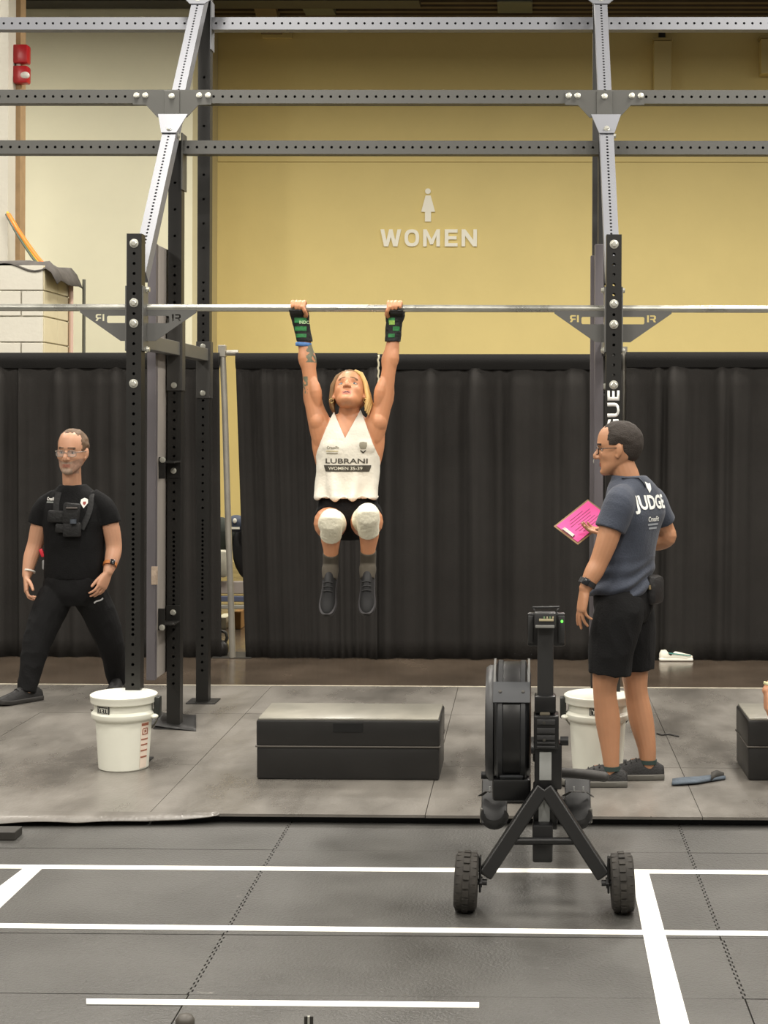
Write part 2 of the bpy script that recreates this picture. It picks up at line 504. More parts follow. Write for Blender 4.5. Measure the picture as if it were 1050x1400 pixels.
# -------------------------------------------------------------- restroom sign on the yellow wall
M_SIGN = mat('sign_white', (252, 249, 232), .45)
yS = YW - .03
cS = P(586, 325, yS)
sg = thing('restroom_sign', 'white raised WOMEN lettering with a female pictogram on the yellow wall', 'sign', cS)
lett = [('W', 520, 548.5), ('O', 553, 573), ('M', 578.5, 601.5), ('E', 608, 625.5), ('N', 631, 652)]
hL = (337 - 313.5) / S(yS)
for ch_, x0, x1 in lett:
    p0 = P(x0, 325.2, yS); p1 = P(x1, 325.2, yS)
    ww = p1.x - p0.x; k = .2
    if ch_ == 'O':
        fo = Geo(); rings = []
        for i in range(33):
            a = 2 * PI * i / 32; ca, sa = math.cos(a), math.sin(a); sg_ = lambda v: math.copysign(abs(v) ** .8, v)
            ro = V((ww / 2 * sg_(ca), 0, hL / 2 * sg_(sa))); ri = V(((ww / 2 - hL * k) * sg_(ca), 0, (hL / 2 - hL * k) * sg_(sa)))
            rings.append([ro, ri, ri + V((0, -.03, 0)), ro + V((0, -.03, 0))])
        fo.loft(rings, caps=False); me = fo.mesh('letter')
        xform(me, Matrix.Translation((p0 + p1) / 2 + V((0, .03, 0))))
    else:
        t_ = k * hL / ww * 1.05
        polys = {'W': [(0, 1), (t_ * 1.05, 1), (.29, .36), (.42, 1), (.58, 1), (.71, .36), (1 - t_ * 1.05, 1), (1, 1), (.82, 0), (.62, 0), (.5, .55), (.38, 0), (.18, 0)],
                 'M': [(0, 0), (t_, 0), (t_, .62), (.42, .12), (.58, .12), (1 - t_, .62), (1 - t_, 0), (1, 0), (1, 1), (1 - t_ * .95, 1), (.5, .42), (t_ * .95, 1), (0, 1)],
                 'E': [(0, 0), (1, 0), (1, k), (t_, k), (t_, .41), (.93, .41), (.93, .60), (t_, .60), (t_, 1 - k), (1, 1 - k), (1, 1), (0, 1)],
                 'N': [(0, 0), (t_, 0), (t_, .62), (1 - t_ * 1.05, 0), (1, 0), (1, 1), (1 - t_, 1), (1 - t_, .38), (t_ * 1.05, 1), (0, 1)]}
        fo = Geo(); fo.prism([((x - .5) * ww, (y - .5) * hL) for x, y in polys[ch_]], basis((1, 0, 0), (0, 0, 1), (0, -1, 0), ((p0 + p1) / 2) + V((0, .03, 0))), .03); me = fo.mesh('letter')
    put('letter', me, M_SIGN, sg)
sc = 1 / S(yS)
pc = P(584.8, 281, yS)
def pic(px, py): q = P(500 + px / 6.176, 240 + py / 6.176, yS); return (q.x, q.z)
Mz = basis((1, 0, 0), (0, 0, 1), (0, -1, 0), (0, YW, 0))
fg = Geo()
hc = pic(525, 132); fg.prism([(hc[0] + .036 * math.cos(2 * PI * k / 20), hc[1] + .036 * math.sin(2 * PI * k / 20)) for k in range(20)], Mz, .03)
fg.build('pictogram_head', M_SIGN, sg)
fg = Geo(); fg.prism([pic(*q) for q in ((505, 168), (548, 168), (586, 306), (551, 306), (551, 388), (500, 388), (500, 306), (468, 306))][::-1], Mz, .03)
fg.build('pictogram_figure', M_SIGN, sg)

# -------------------------------------------------------------- front rubber mats (children of the floor) and tape lines
xs = [-6.2, -4.48, -2.76, -1.04, .68, 2.40, 4.12]
ys = [1.9, 2.64, 3.75, 4.86, 5.43, 6.51, 7.6]
def jag(n0, n1, x, step=.021, amp=.009):
    out = []; k = 0; y = n0
    while y < n1 - 1e-6:
        out.append((x + (amp if k % 2 else -amp) * .5, y)); y2 = min(n1, y + step)
        out.append((x + (amp if k % 2 else -amp) * .5, y2)); y = y2; k += 1
    return out
for i in range(len(xs) - 1):
    for j in range(len(ys) - 1):
        e = .0025
        vis = ys[j] > 4.0 and 2 <= i <= 4
        if vis:
            right = jag(ys[j] + e, ys[j + 1] - e, xs[i + 1] - e)
            left = jag(ys[j] + e, ys[j + 1] - e, xs[i] + e)[::-1]
            poly = right + left
        else:
            poly = [(xs[i + 1] - e, ys[j] + e), (xs[i + 1] - e, ys[j + 1] - e), (xs[i] + e, ys[j + 1] - e), (xs[i] + e, ys[j] + e)]
        g = Geo(); g.prism(poly, Matrix.Translation((0, 0, ZF - .012 + random.uniform(-.0006, .0006))), .012)
        g.build('mat', M_MAT, floor_o)
zt_ = ZF + .0015
NST = [0]
def strip(name, quad, label):
    NST[0] += 1
    g = Geo(); g.prism([(p.x, p.y) for p in quad], Matrix.Translation((0, 0, zt_ - .0005)), .0012 + .0004 * NST[0])
    tag(g.build(name, M_TAPE), label, 'floor line', 'white lane lines')
def longline(y0l, y0r, hl, hr, x0, x1, label):
    q = [G(x0, y0l + hl / 2, zt_), G(x1, y0r + hr / 2, zt_), G(x1, y0r - hr / 2, zt_), G(x0, y0l - hl / 2, zt_)]
    strip('tape_line', q, label)
longline(1180.2, 1197.6, 5, 5.6, -600, 1650, 'white tape line across the mats, the one farthest from the camera')
longline(1259.6, 1283.0, 6, 6.6, -600, 1650, 'white tape line across the mats just in front of the wheels')
longline(1369.6, 1374.6, 7, 7, 118, 655, 'short white tape line in the foreground that stops at both ends')
strip('tape_line', [G(33, 1187, zt_), G(58.5, 1187, zt_), G(-45, 1284, zt_), G(-95, 1284, zt_)], 'white tape line slanting off at the left edge')
strip('tape_line', [G(862.5, 1192, zt_), G(886.5, 1192, zt_), G(985, 1560, zt_), G(934, 1560, zt_)], 'wide white tape line running to the camera right of the wheels')

# -------------------------------------------------------------- platform of rubber mats
YP0 = G(500, 1114, 0).y; YP1 = G(500, 938.5, 0).y
plat = struct(Geo().box((-.5, (YP0 + YP1) / 2 + .03, (ZF - .012) / 2 - .006), (13, YP1 - YP0 - .04, -ZF - .0125)).build('floor_platform', M_UNDER))
pxs = [-6.54, -5.32, -4.10, -2.88, -1.66, -.44, .78, 2.0, 3.22, 4.44, 5.66]
pys = [YP0, 7.91, 9.30, YP1]
for i in range(len(pxs) - 1):
    for j in range(3):
        e = .0016
        dz = random.uniform(-.001, .001)
        g = Geo(); g.box(((pxs[i] + pxs[i + 1]) / 2, (pys[j] + pys[j + 1]) / 2, -.006 + dz), (pxs[i + 1] - pxs[i] - 2 * e, pys[j + 1] - pys[j] - 2 * e, .012))
        g.build('mat', M_PLAT, plat)
# pale edging strip along the rear edge
Geo().box((-.5, YP1 + .012, -.02), (13, .02, .045)).build('edge_strip', mat('edge_pale', (196, 188, 170), .5, var=.3, vscale=20), plat)
# curled flap of the platform mat, front left
g = Geo(); n = 60; vs = []
for i in range(n):
    u = i / (n - 1); x = -3.4 + u * 2.05
    lift = (1 - u) ** .5
    wv = .005 * math.sin(u * 23) + .004 * math.sin(u * 11 + 1)
    ext = .12 * lift + .004
    vs += [(x, YP0 + .01, .001), (x, YP0 - ext * .45, -.006 - .016 * lift + wv * .4), (x, YP0 - ext, ZF + .003 + (1 - lift) * .03 + abs(wv))]
fs = []
for i in range(n - 1):
    for k in range(2): fs.append((i * 3 + k, i * 3 + k + 1, i * 3 + 4 + k, i * 3 + 3 + k))
g.add(vs, fs); o = g.build('mat_flap', M_PLAT, plat, smooth=True); o.modifiers.new('thick', 'SOLIDIFY').thickness = .004

# ================================================================== DRAPES
M_DRAPE = mat('black_drape', (45, 43, 41), .9, bump=.4, bscale=160, var=.12, vscale=5, spec=.25)
M_HEM = mat('black_drape_hem', (22, 21, 20), .9, bump=.3, bscale=160)
YD = 11.87
def drape(label, xt0, xt1, xb0, xb1, ytop, ybot, seed, amp=.065, Y=YD, folds=9):
    a, b = P(xt0, ytop, Y), P(xt1, ytop, Y); c, d = P(xb0, ybot, Y), P(xb1, ybot, Y)
    t = thing('curtain', label, 'curtain', ((a.x + b.x) / 2, Y, ZH), 'black pipe and drape curtains')
    hem = .112
    rnd = random.Random(seed)
    width = b.x - a.x
    nx = max(30, int(width / .012)); nz = 16
    ks = [(rnd.uniform(.7, 1.4) * folds * (k + 1) * .55, rnd.uniform(0, 6.3), amp / (k + 1) ** .7) for k in range(4)]
    # uneven gathering: soft flat stretches and bunched pleats
    def wave(u, zt):
        s = 0
        g_ = .35 + .65 * max(0, noise.noise(V((u * folds * .45 + seed * 3.1, 0.3, seed)))) * 1.6
        for f, ph, am in ks: s += am * math.sin(f * u * 2 * PI + ph + .5 * noise.noise(V((u * 5, zt * .6, seed))))
        return s * g_ * (1 - .3 * zt)
    vs = []; fs = []
    for j in range(nz):
        zt = j / (nz - 1)           # 0 at hem, 1 at floor
        for i in range(nx):
            u = i / (nx - 1)
            x0 = a.x + (b.x - a.x) * u; x1 = c.x + (d.x - c.x) * u
            ztop = a.z + (b.z - a.z) * u - hem; zb = ZH - .002
            vs.append((x0 + (x1 - x0) * zt, Y + wave(u, zt) * min(1, .25 + zt * 6), ztop + (zb - ztop) * zt + (.004 if j == 0 else 0)))
    for j in range(nz - 1):
        for i in range(nx - 1): fs.append((j * nx + i, j * nx + i + 1, (j + 1) * nx + i + 1, (j + 1) * nx + i))
    g = Geo(); g.add(vs, fs); o = g.build('cloth', M_DRAPE, t, smooth=True, fix=False)
    o.modifiers.new('thick', 'SOLIDIFY').thickness = .003
    # pole pocket
    g = Geo(); rings = []
    for i in range(40):
        u = i / 39; x = a.x + (b.x - a.x) * u; z = a.z + (b.z - a.z) * u
        wob = .006 * noise.noise(V((x * 9, 1, seed)))
        rings.append([V((x, Y + q[0] + wob, z + q[1])) for q in ((-.012, -hem - .006), (-.032, -.07), (-.034, -.03), (-.018, -.002), (.012, 0), (.034, -.03), (.032, -.07), (.012, -hem - .006))])
    g.loft(rings); g.build('pole_pocket', M_HEM, t, smooth=A40)
    return t
drape('black curtain at the left edge behind the man in black', -620, 26, -620, 27, 482, 903, 3, folds=16)
drape('black curtain between the left edge and the leaning pole', 26, 300, 27, 303, 482, 901, 5, folds=7)
drape('black curtain behind the hanging athlete left of the cord', 322.5, 516, 336, 517, 482.5, 897.5, 8, folds=6)
drape('black curtain from the cord to the right rig posts', 514.5, 851, 514, 851, 484, 896.5, 12, folds=9)
drape('black curtain at right behind the judge', 856, 1560, 850, 1560, 481, 895, 17, folds=16)
# drape poles
M_POLE = mat('pole_galv', (168, 164, 154), .38, metal=.6, var=.12, vscale=9)
t = thing('drape_pole', 'leaning metal pole in the gap between the black curtains', 'pole', G(318, 899, ZH))
g = Geo(); g.tube([P(304, 472, YD + .03), P(307.5, 560, YD + .02), P(311.5, 700, YD), P(316, 830, YD - .01), P(318, 899, YD - .02)], [.024, .024, .024, .024, .024], 14); g.build('pole_tube', M_POLE, t, smooth=A40)
Geo().box(P(304, 480, YD + .03), (.058, .058, .09), bev=.006).build('pole_collar', M_POLE, t)
Geo().cyl(P(310, 482.5, YD + .03), P(326, 482.5, YD + .03), .022, n=12).build('cross_tube', M_POLE, t, smooth=A40)
q = G(318, 899, ZH); Geo().box((q.x, q.y + .1, ZH + .004), (.3, .3, .008), bev=.002).build('base_plate', M_DARKMET, t)
t = thing('drape_pole', 'pale metal pole beside the right front rig post', 'pole', G(851, 898, ZH))
a = P(853, 474, YD + .05); g = Geo(); g.cyl((a.x, a.y, ZH), a, .027, n=14); g.build('pole_tube', M_POLE, t, smooth=A40)
# pale cord hanging at the join
g = Geo(); p0 = P(517.5, 485, YD - .06); pts = [p0 + V((.004 * math.sin(k * 2.2), 0, -.02 * k)) for k in range(13)]
g.tube(pts, .007, 8); tag(g.build('cord', mat('cord_pale', (208, 200, 172), .8), smooth=True), 'pale cord hanging from the curtain top beside the athlete', 'cord')

# ================================================================== THINGS BEHIND THE GAP
def boxpx(x0, x1, y0, y1, Y, dep, bev=.004):
    a = P(x0, y0, Y); b = P(x1, y1, Y)
    return ((a.x + b.x) / 2, Y + dep / 2, (a.z + b.z) / 2), (b.x - a.x, dep, a.z - b.z)
YG = 13.4
zfl = P(320, 0, YG)
t = thing('storage_rack', 'steel rack with pale horizontal rails seen through the curtain gap', 'rack', G(320, 858, ZH))
MW = mat('rail_pale', (196, 194, 184), .4, metal=.3); MBL = mat('rail_blue', (120, 128, 156), .4, metal=.3)
for (y0, y1, m_) in ((795, 812, mat('rail_pinkgrey', (186, 176, 168), .5)), (815, 823, MBL), (827, 833, MW)):
    c, s_ = boxpx(284, 350, y0, y1, YG, .08); Geo().box(c, s_, bev=.006).build('rail', m_, t)
for px in (286, 348):
    a = P(px, 790, YG + .05); Geo().box((a.x, YG + .05, (a.z + ZH) / 2), (.05, .05, a.z - ZH)).build('rack_post', M_DARKMET, t)
c, s_ = boxpx(296, 309, 836, 852, YG + .1, .3); c = (c[0], c[1], s_[2] / 2 + ZH + .0)
tag(Geo().box(c, s_, bev=.006).build('carton', mat('carton_white', (226, 222, 196), .7)), 'white carton on the floor behind the curtain gap', 'box')
c, s_ = boxpx(319, 329, 834, 858, YG + .1, .3); c = (c[0], c[1], s_[2] / 2 + ZH)
tag(Geo().box(c, s_, bev=.006).build('carton', mat('carton_brown', (152, 112, 62), .8)), 'small brown carton on the floor behind the curtain gap', 'box')
# hanging bags on that rack: dark backpack with a white print and a pale sack
t = thing('backpack', 'dark backpack with a white print seen through the curtain gap', 'bag', P(326, 795, YG))
a = P(330, 750, YG)
g = Geo(); g.ell((a.x + .12, YG + .12, a.z - .02), (.22, .12, .30)); g.build('bag_body', mat('bag_black', (34, 34, 36), .85), t, smooth=True)
g = Geo(); g.ell(P(323, 716, YG - .02), (.09, .06, .075)); g.build('bag_pocket', mat('bag_navy', (58, 66, 82), .7), t, smooth=True)
Geo().ell(P(321, 712, YG - .085), (.017, .006, .022)).build('print_mark', M_SIGN, t)
Geo().box(P(322, 722, YG - .082), (.07, .006, .018)).build('print_bar', M_SIGN, t)
a = P(300, 735, YG)
tag(Geo().ell((a.x - .04, YG + .15, a.z), (.17, .1, .17)).build('duffel_bag', mat('duffel_grey', (52, 56, 50), .9, var=.3), smooth=True), 'dark duffel bag at the left of the curtain gap', 'bag')
g = Geo(); c, s_ = boxpx(288, 310, 753, 790, YG - .05, .2); g.box(c, s_, bev=.03)
tag(g.build('pale_sack', mat('sack_pale', (190, 186, 168), .8, var=.2, vscale=12), smooth=A40), 'pale folded sack resting on the rack in the curtain gap', 'bag')
# kettlebell
q = G(301.5, 897, ZH); kb = thing('kettlebell', 'black kettlebell on the floor at the foot of the curtain gap', 'kettlebell', q)
r_ = .064
g = Geo(); g.lathe([(.03, 0), (.05, .004), (r_ * .94, .03), (r_, .06), (r_ * .93, .09), (.04, .115), (.015, .122)], (q.x, q.y, ZH), n=24); g.build('bell', mat('kb_black', (40, 38, 36), .4), kb, smooth=True)
g = Geo(); g.tube([V((q.x + dx, q.y, ZH + dz)) for dx, dz in ((-.035, .10), (-.05, .14), (-.042, .175), (-.02, .19), (.02, .19), (.042, .175), (.05, .14), (.035, .10))], .0125, 10); g.build('handle', mat('kb_handle', (70, 68, 64), .35, metal=.5), kb, smooth=True)
# white sneaker and bottle behind the judge
q = G(924, 903, ZH)
sh = thing('sneaker', 'white sneaker with teal trim lying by the foot of the right curtain', 'shoe', q)
def ring_shoe(g, q, L, sc=1.0, flip=1):
    prof = [(-.5, .5, .55), (-.45, .8, .95), (-.3, .95, 1.0), (-.1, .9, .95), (.1, .95, .72), (.3, 1.0, .5), (.42, .85, .42), (.5, .4, .25)]
    rings = []
    for (u, wv, hv) in prof:
        c = V(q) + V((u * L * flip, 0, .02))
        rings.append([c + V((0, .045 * wv * math.cos(a), .0 + max(-.012, .062 * hv * math.sin(a)))) for a in [2 * PI * k / 16 for k in range(16)]])
    g.loft(rings)
g = Geo(); ring_shoe(g, q, .25); g.build('upper', mat('sneaker_white', (226, 222, 206), .6), sh, smooth=True)
g = Geo(); g.box((q.x, q.y, ZH + .012), (.255, .092, .022), bev=.01); g.build('sole', mat('sneaker_sole', (236, 232, 220), .5), sh, smooth=A40)
g = Geo(); g.beam((q.x - .06, q.y - .043, ZH + .062), (q.x + .11, q.y - .04, ZH + .042), .006, .008); g.build('trim', mat('teal', (86, 150, 140), .6), sh)
q = G(889, 899, ZH); b_ = thing('water_bottle', 'clear water bottle standing on the floor behind the judge', 'bottle', q)
g = Geo(); g.lathe([(.026, 0), (.03, .01), (.03, .12), (.026, .14), (.014, .165), (.012, .172)], q, n=20); g.build('bottle_body', mat('bottle_clear', (206, 214, 220), .15, alpha=.75), b_, smooth=True)
Geo().cyl(q + V((0, 0, .172)), q + V((0, 0, .19)), .014, n=14).build('cap', mat('cap_white', (235, 235, 232), .5), b_, smooth=A40)

# ================================================================== RIG
M_BLK = mat('rig_black', (27, 26, 24), .42, var=.12, vscale=6, spec=.5)
M_GRY = mat('rig_charcoal', (82, 82, 79), .45, metal=.2, var=.05)
M_LGT = mat('rig_silver_grey', (124, 126, 132), .48, metal=.2, var=.05, vscale=3)
M_PLT = mat('rig_plate_grey', (104, 104, 102), .42, metal=.35)
M_STEEL = mat('bar_steel', (178, 178, 170), .32, metal=.75, var=.22, vscale=5, rvar=.1)
M_BOLT = mat('bolt_zinc', (206, 206, 196), .3, metal=.6)
YF, YM, YR = 7.98, 8.90, 9.69
XL, XR = -1.99, 0.44
TW = .0762
def perf(A, B, holes, w=TW, d=TW, r=.0079, yhint=V((0, -1, 0)), both=True):
    """square tube from A to B; holes = distances along it; holed faces look along yhint"""
    A, B = V(A), V(B); z = (B - A); L = z.length; z.normalize()
    y = yhint - z * yhint.dot(z); y.normalize(); x = y.cross(z)
    g = Geo(); hw = w / 2
    M = basis(x, y, z, A)
    holes = sorted(h for h in holes if r * 1.4 < h < L - r * 1.4)
    cuts = [0.0]
    for h0, h1 in zip(holes, holes[1:]):
        m = (h0 + h1) / 2
        if h1 - h0 > .06: cuts += [h0 + .025, h1 - .025]
        else: cuts.append(m)
    cuts.append(L)
    for side in (1, -1):
        yy = side * d / 2
        vs = []; fs = []
        for c0, c1 in zip(cuts, cuts[1:]):
            hs = [h for h in holes if c0 < h < c1]
            o = len(vs)
            if not hs:
                vs += [(-hw, yy, c0), (hw, yy, c0), (hw, yy, c1), (-hw, yy, c1)]; fs.append((o, o + 1, o + 2, o + 3))
            else:
                h = hs[0]
                out = [(-hw, c0), (0, c0), (hw, c0), (hw, h), (hw, c1), (0, c1), (-hw, c1), (-hw, h)]
                inn = [(r * math.cos(a), h + r * math.sin(a)) for a in [math.radians(k) for k in (225, 270, 315, 0, 45, 90, 135, 180)]]
                vs += [(q[0], yy, q[1]) for q in out + inn]
                for k in range(8): fs.append((o + k, o + (k + 1) % 8, o + 8 + (k + 1) % 8, o + 8 + k))
        if side < 0: fs = [f[::-1] for f in fs]
        g.add([M @ V(v) for v in vs], fs)
    for s in (1, -1):
        g.add([M @ V(v) for v in ((s * hw, -d / 2, 0), (s * hw, d / 2, 0), (s * hw, d / 2, L), (s * hw, -d / 2, L))], [(0, 1, 2, 3) if s > 0 else (3, 2, 1, 0)])
    for zz, f in ((0, (3, 2, 1, 0)), (L, (0, 1, 2, 3))):
        g.add([M @ V(v) for v in ((-hw, -d / 2, zz), (hw, -d / 2, zz), (hw, d / 2, zz), (-hw, d / 2, zz))], [f])
    return g
def seq(a, b, p):
    out = []; x = a
    while x <= b + 1e-6: out.append(x); x += p
    return out
rig = thing('pull_up_rig', 'black and grey perforated steel pull-up rig with slanted braces standing on the platform', 'rig', (XL, YM, 0))
bolt_me = Geo()
bolt_me.lathe([(.0225, 0), (.0225, .004), (.016, .005)], (0, 0, 0), V((0, -1, 0)), n=20).lathe([(.0155, .004), (.0155, .014), (.012, .017), (.001, .0175)], (0, 0, 0), V((0, -1, 0)), n=6)
bolt_mesh = bolt_me.mesh('bolt', smooth=A40)
small_me = Geo(); small_me.lathe([(.017, 0), (.017, .004), (.0125, .005), (.0125, .014), (.001, .015)], (0, 0, 0), V((0, -1, 0)), n=12)
small_mesh = small_me.mesh('bolt', smooth=A40)
def bolt(parent, loc, me=None, rot=None):
    o = put('bolt', me or bolt_mesh, M_BOLT, parent); o.location = loc
    if rot: o.rotation_euler = rot
    return o
zb_ = P(300, 421, YF + .06).z
ZTOP = P(183, 320.5, YF).z
dA, dB = V((0, 8.06, 2.471)), V((0, 9.80, 4.611))      # brace centre line in (Y, z)
def zpx(py, Y): return P(500, py, Y).z
for X, side in ((XL, 0), (XR, 1)):
    # front upright
    hs = seq(.22, ZTOP, .0508)
    ztops = [zpx(y, YF) for y in (334.5, 415.5, 443.5, 525.5)]
    off = ztops[0] % .0508
    hs = [off + .0508 * k for k in range(4, 60)] + [off + .0254 + .0508 * k for k in range(12, 24)]
    up = perf((X, YF, 0), (X, YF, ZTOP), hs).build('upright', M_BLK, rig)
    for z in ztops: bolt(up, (X, YF - TW / 2, z))
    Geo().box((X, YF, .004), (.16, .16, .008), bev=.002).build('foot_plate', M_BLK, up)
    # middle upright: sparse holes high up
    zm = 3.32
    hm = [.25 + .0508 * k for k in range(7)] + [.62 + .0254 * k for k in range(20)] + [1.18 + .0508 * k for k in range(18)] + [2.1 + .0508 * k for k in range(11)] + [2.78, 2.93, 3.08]
    um = perf((X, YM, 0), (X, YM, zm), hm).build('upright', M_BLK, rig)
    Geo().box((X, YM, .004), (.20, .18, .008), bev=.002).build('foot_plate', M_BLK, um)
    Geo().box((X + TW / 2 + .004, YM, 3.2), (.008, .12, .32), bev=.002).build('corner_plate', M_GRY, um)
    hr_ = [.2 + .0508 * k for k in range(8)] + [.64 + .0254 * k for k in range(20)] + [1.2 + .0508 * k for k in range(18)] + [2.13 + .0508 * k for k in range(10)] + [2.8, 2.95, 3.1, 3.25, 3.55, 3.85]
    ur = perf((X, YR, 0), (X, YR, 4.55), hr_).build('upright', M_BLK, rig)
    Geo().box((X, YR, .004), (.18, .18, .008), bev=.002).build('foot_plate', M_BLK, ur)
    Geo().box((X + TW / 2 + .004, YR, 4.17), (.008, .10, .30), bev=.002).build('corner_plate', M_LGT, ur)
    # slanted brace
    br = perf(V((X, 0, 0)) + dA, V((X, 0, 0)) + dB, [.06 + .0254 * k for k in range(104)], r=.0068).build('brace', M_LGT, rig)
    dd = (dB - dA).normalized(); nrm = V((0, -dd.z, dd.y))          # outward front normal of brace
    # gusset under crossbeam B
    zB = zpx(134, 8.86); yB = 8.86
    bp = yB - TW / 2 - .007
    def q(px, py):
        base = 235.3 if side == 0 else 826.5
        return ((px - base) / S(bp), (P(500, py, bp).z))
    poly = [q(x + (235.3 if side == 0 else 826.5), y) for x, y in ((-54, 126), (-52, 124.3), (52, 124.3), (54, 126), (54, 143), (36, 143.6), (20.3, 160.5), (-20.3, 160.5), (-36, 143.6), (-54, 143))]
    gx = P(235.3 if side == 0 else 826.5, 134, bp).x
    Mg = basis((1, 0, 0), (0, 0, 1), (0, -1, 0), (gx, bp + .007, 0))
    gp = Geo(); gp.prism(poly[::-1], Mg, .007); gp = gp.build('gusset_plate', M_GRY, rig)
    fl = Geo(); fl.box((gx - .0, bp - .004, (q(0, 124)[1] + q(0, 161)[1]) / 2), (.088, .010, q(0, 124)[1] - q(0, 161)[1]), bev=.003); fl.build('gusset_flap', M_GRY, gp)
    for dx in (-49, -36.8, 37.2, 49.5): bolt(gp, (gx + dx / S(bp), bp, zB + .004), small_mesh)
    bolt(gp, (gx, bp - .010, zB - .002), small_mesh)
    # lower tongue of the gusset lying on the brace
    def on_brace(s, x): return V((X, 0, 0)) + dA + dd * s + nrm * (TW / 2 + .004) + V((x, 0, 0))
    def s_at(z): return (z - nrm.z * (TW / 2) - dA.z) / dd.z
    s1, s0 = s_at(zpx(160.5, 8.86)), s_at(zpx(185.5, 8.76))
    tg = Geo()
    tp = [on_brace(s1, -.083), on_brace(s1, .083), on_brace(s0, .042), on_brace(s0, -.042)]
    tg.add(tp + [p + nrm * .006 for p in tp], [(0, 1, 2, 3), (7, 6, 5, 4), (0, 4, 5, 1), (1, 5, 6, 2), (2, 6, 7, 3), (3, 7, 4, 0)])
    tg = tg.build('gusset_tongue', M_LGT, rig)
    bo = on_brace(s0 + (s1 - s0) * .2, 0) + nrm * .006
    bolt(tg, bo, small_mesh, (-math.atan2(dd.y, dd.z), 0, 0))
    bolt(br, V((X + TW / 2, 0, 0)) + dA + dd * (s0 + .03), small_mesh, (0, 0, PI / 2))
    # upper tongue near the rear top
    s2 = s_at(zpx(12.5, 9.55))
    tp = [on_brace(s2 + .20, -.13), on_brace(s2 + .20, .13), on_brace(s2 + .10, .12), on_brace(s2, .045), on_brace(s2, -.045), on_brace(s2 + .10, -.12)]
    tg = Geo(); n_ = 6
    tg.add(tp + [p + nrm * .006 for p in tp], [tuple(range(6)), tuple(range(11, 5, -1))] + [(k, 6 + k, 6 + (k + 1) % 6, (k + 1) % 6) for k in range(6)])
    tg = tg.build('gusset_tongue', M_LGT, rig)
    bolt(tg, on_brace(s2 + .04, 0) + nrm * .006, small_mesh, (-math.atan2(dd.y, dd.z), 0, 0))
    # bar mount: cheeks on the post + winged plate with cut-outs
    cheek = Geo()
    zc0, zc1 = zpx(481, YF), zpx(392, YF)
    for s in (-1, 1): cheek.box((X + s * (TW / 2 + .004), YF + .02, (zc0 + zc1) / 2), (.008, .11, zc1 - zc0), bev=.002)
    cheek = cheek.build('bar_mount', M_PLT, rig)
    for s in (-1, 1):
        for py in (395.5, 478): bolt(cheek, (X + s * (TW / 2 + .008), YF + .045, zpx(py, YF)), small_mesh, (0, 0, s * PI / 2))
    yw = YF + TW / 2 + .012
    wz = lambda py: zpx(py, yw)
    w = lambda dx: dx / S(yw)
    zc_ = wz(446)
    outline = [(w(-80), wz(424)), (w(80), wz(424)), (w(80), wz(428)), (w(24), wz(467)), (w(-24), wz(467)), (w(-80), wz(428))]
    slot = [(w(-43), wz(434)), (w(-41.5), wz(432.5)), (w(41.5), wz(432.5)), (w(43), wz(434)), (w(43), wz(441)), (w(41.5), wz(442.5)), (w(-41.5), wz(442.5)), (w(-43), wz(441))]
    def logo(x0, flip):
        # detached stem and the bowl with its leg, as in the cut-out mark
        st = [(0, 0), (.22, 0), (.22, 1), (0, 1)]
        bw = [(.34, 1), (.85, 1), (1.0, .86), (1.0, .5), (.86, .36), (1.02, 0), (.76, 0), (.62, .34), (.36, .34), (.36, .52), (.72, .52), (.78, .58), (.78, .74), (.72, .80), (.34, .80)]
        h = wz(430.2) - wz(439.8); ww = w(12.2)
        out = []
        for poly in (st, bw): out.append([(x0 + flip * p[0] * ww, wz(439.8) + p[1] * h) for p in poly])
        return out
    cuts = [slot] + logo(w(46.5), 1) + logo(w(-46.5), -1)
    cv = bpy.data.curves.new('plate', 'CURVE'); cv.dimensions = '2D'; cv.fill_mode = 'BOTH'; cv.extrude = .003
    for poly in [outline] + cuts:
        sp = cv.splines.new('POLY'); sp.points.add(len(poly) - 1); sp.use_cyclic_u = True
        for k, p in enumerate(poly): sp.points[k].co = (p[0], p[1], 0, 1)
    tmp = bpy.data.objects.new('tmp', cv); COL.objects.link(tmp); bpy.context.view_layer.update()
    me = bpy.data.meshes.new_from_object(tmp.evaluated_get(bpy.context.evaluated_depsgraph_get())); bpy.data.objects.remove(tmp)
    me.materials.clear()
    xform(me, basis((1, 0, 0), (0, 0, 1), (0, -1, 0), (X, yw, 0)))
    put('wing_plate', me, M_PLT, rig)
    # depth member from front to rear and its bracket plates
    zs = zpx(486, YR)
    xo = X + .0
    sb = Geo(); sb.beam((xo, YF + TW / 2, zs), (xo, YR - TW / 2, zs), TW - .01, TW, V((0, 0, 1)), bev=.003); sb = sb.build('side_beam', M_PLT, rig)
    for yy, y0, y1 in ((YM, 437, 535), (YR, 468, 545)):
        za, zb2 = zpx(y0, yy), zpx(y1, yy)
        bk = Geo(); bk.box((xo, yy - TW / 2 - .005, (za + zb2) / 2), (TW + .008, .008, za - zb2), bev=.002)
        bk.box((xo + TW / 2 + .004, yy, (za + zb2) / 2), (.006, .08, za - zb2), bev=.001)
        bk = bk.build('beam_bracket', mat('bracket_grey', (74, 73, 71), .42, metal=.4), rig)
        bolt(bk, (xo, yy - TW / 2 - .009, za - .03), small_mesh); bolt(bk, (xo, yy - TW / 2 - .009, zb2 + .03), small_mesh)
    # tall board clamped to the middle upright
    xb = X - (.066 if side == 0 else .044)
    z0, z1 = zpx(931, 8.62), zpx(334, 8.62)
    bd = thing('wall_board', ('tall grey board clamped to the left middle rig post' if side == 0 else 'tall grey board clamped to the right middle rig post'), 'board', (xb, 8.85, z0), 'boards on the rig')
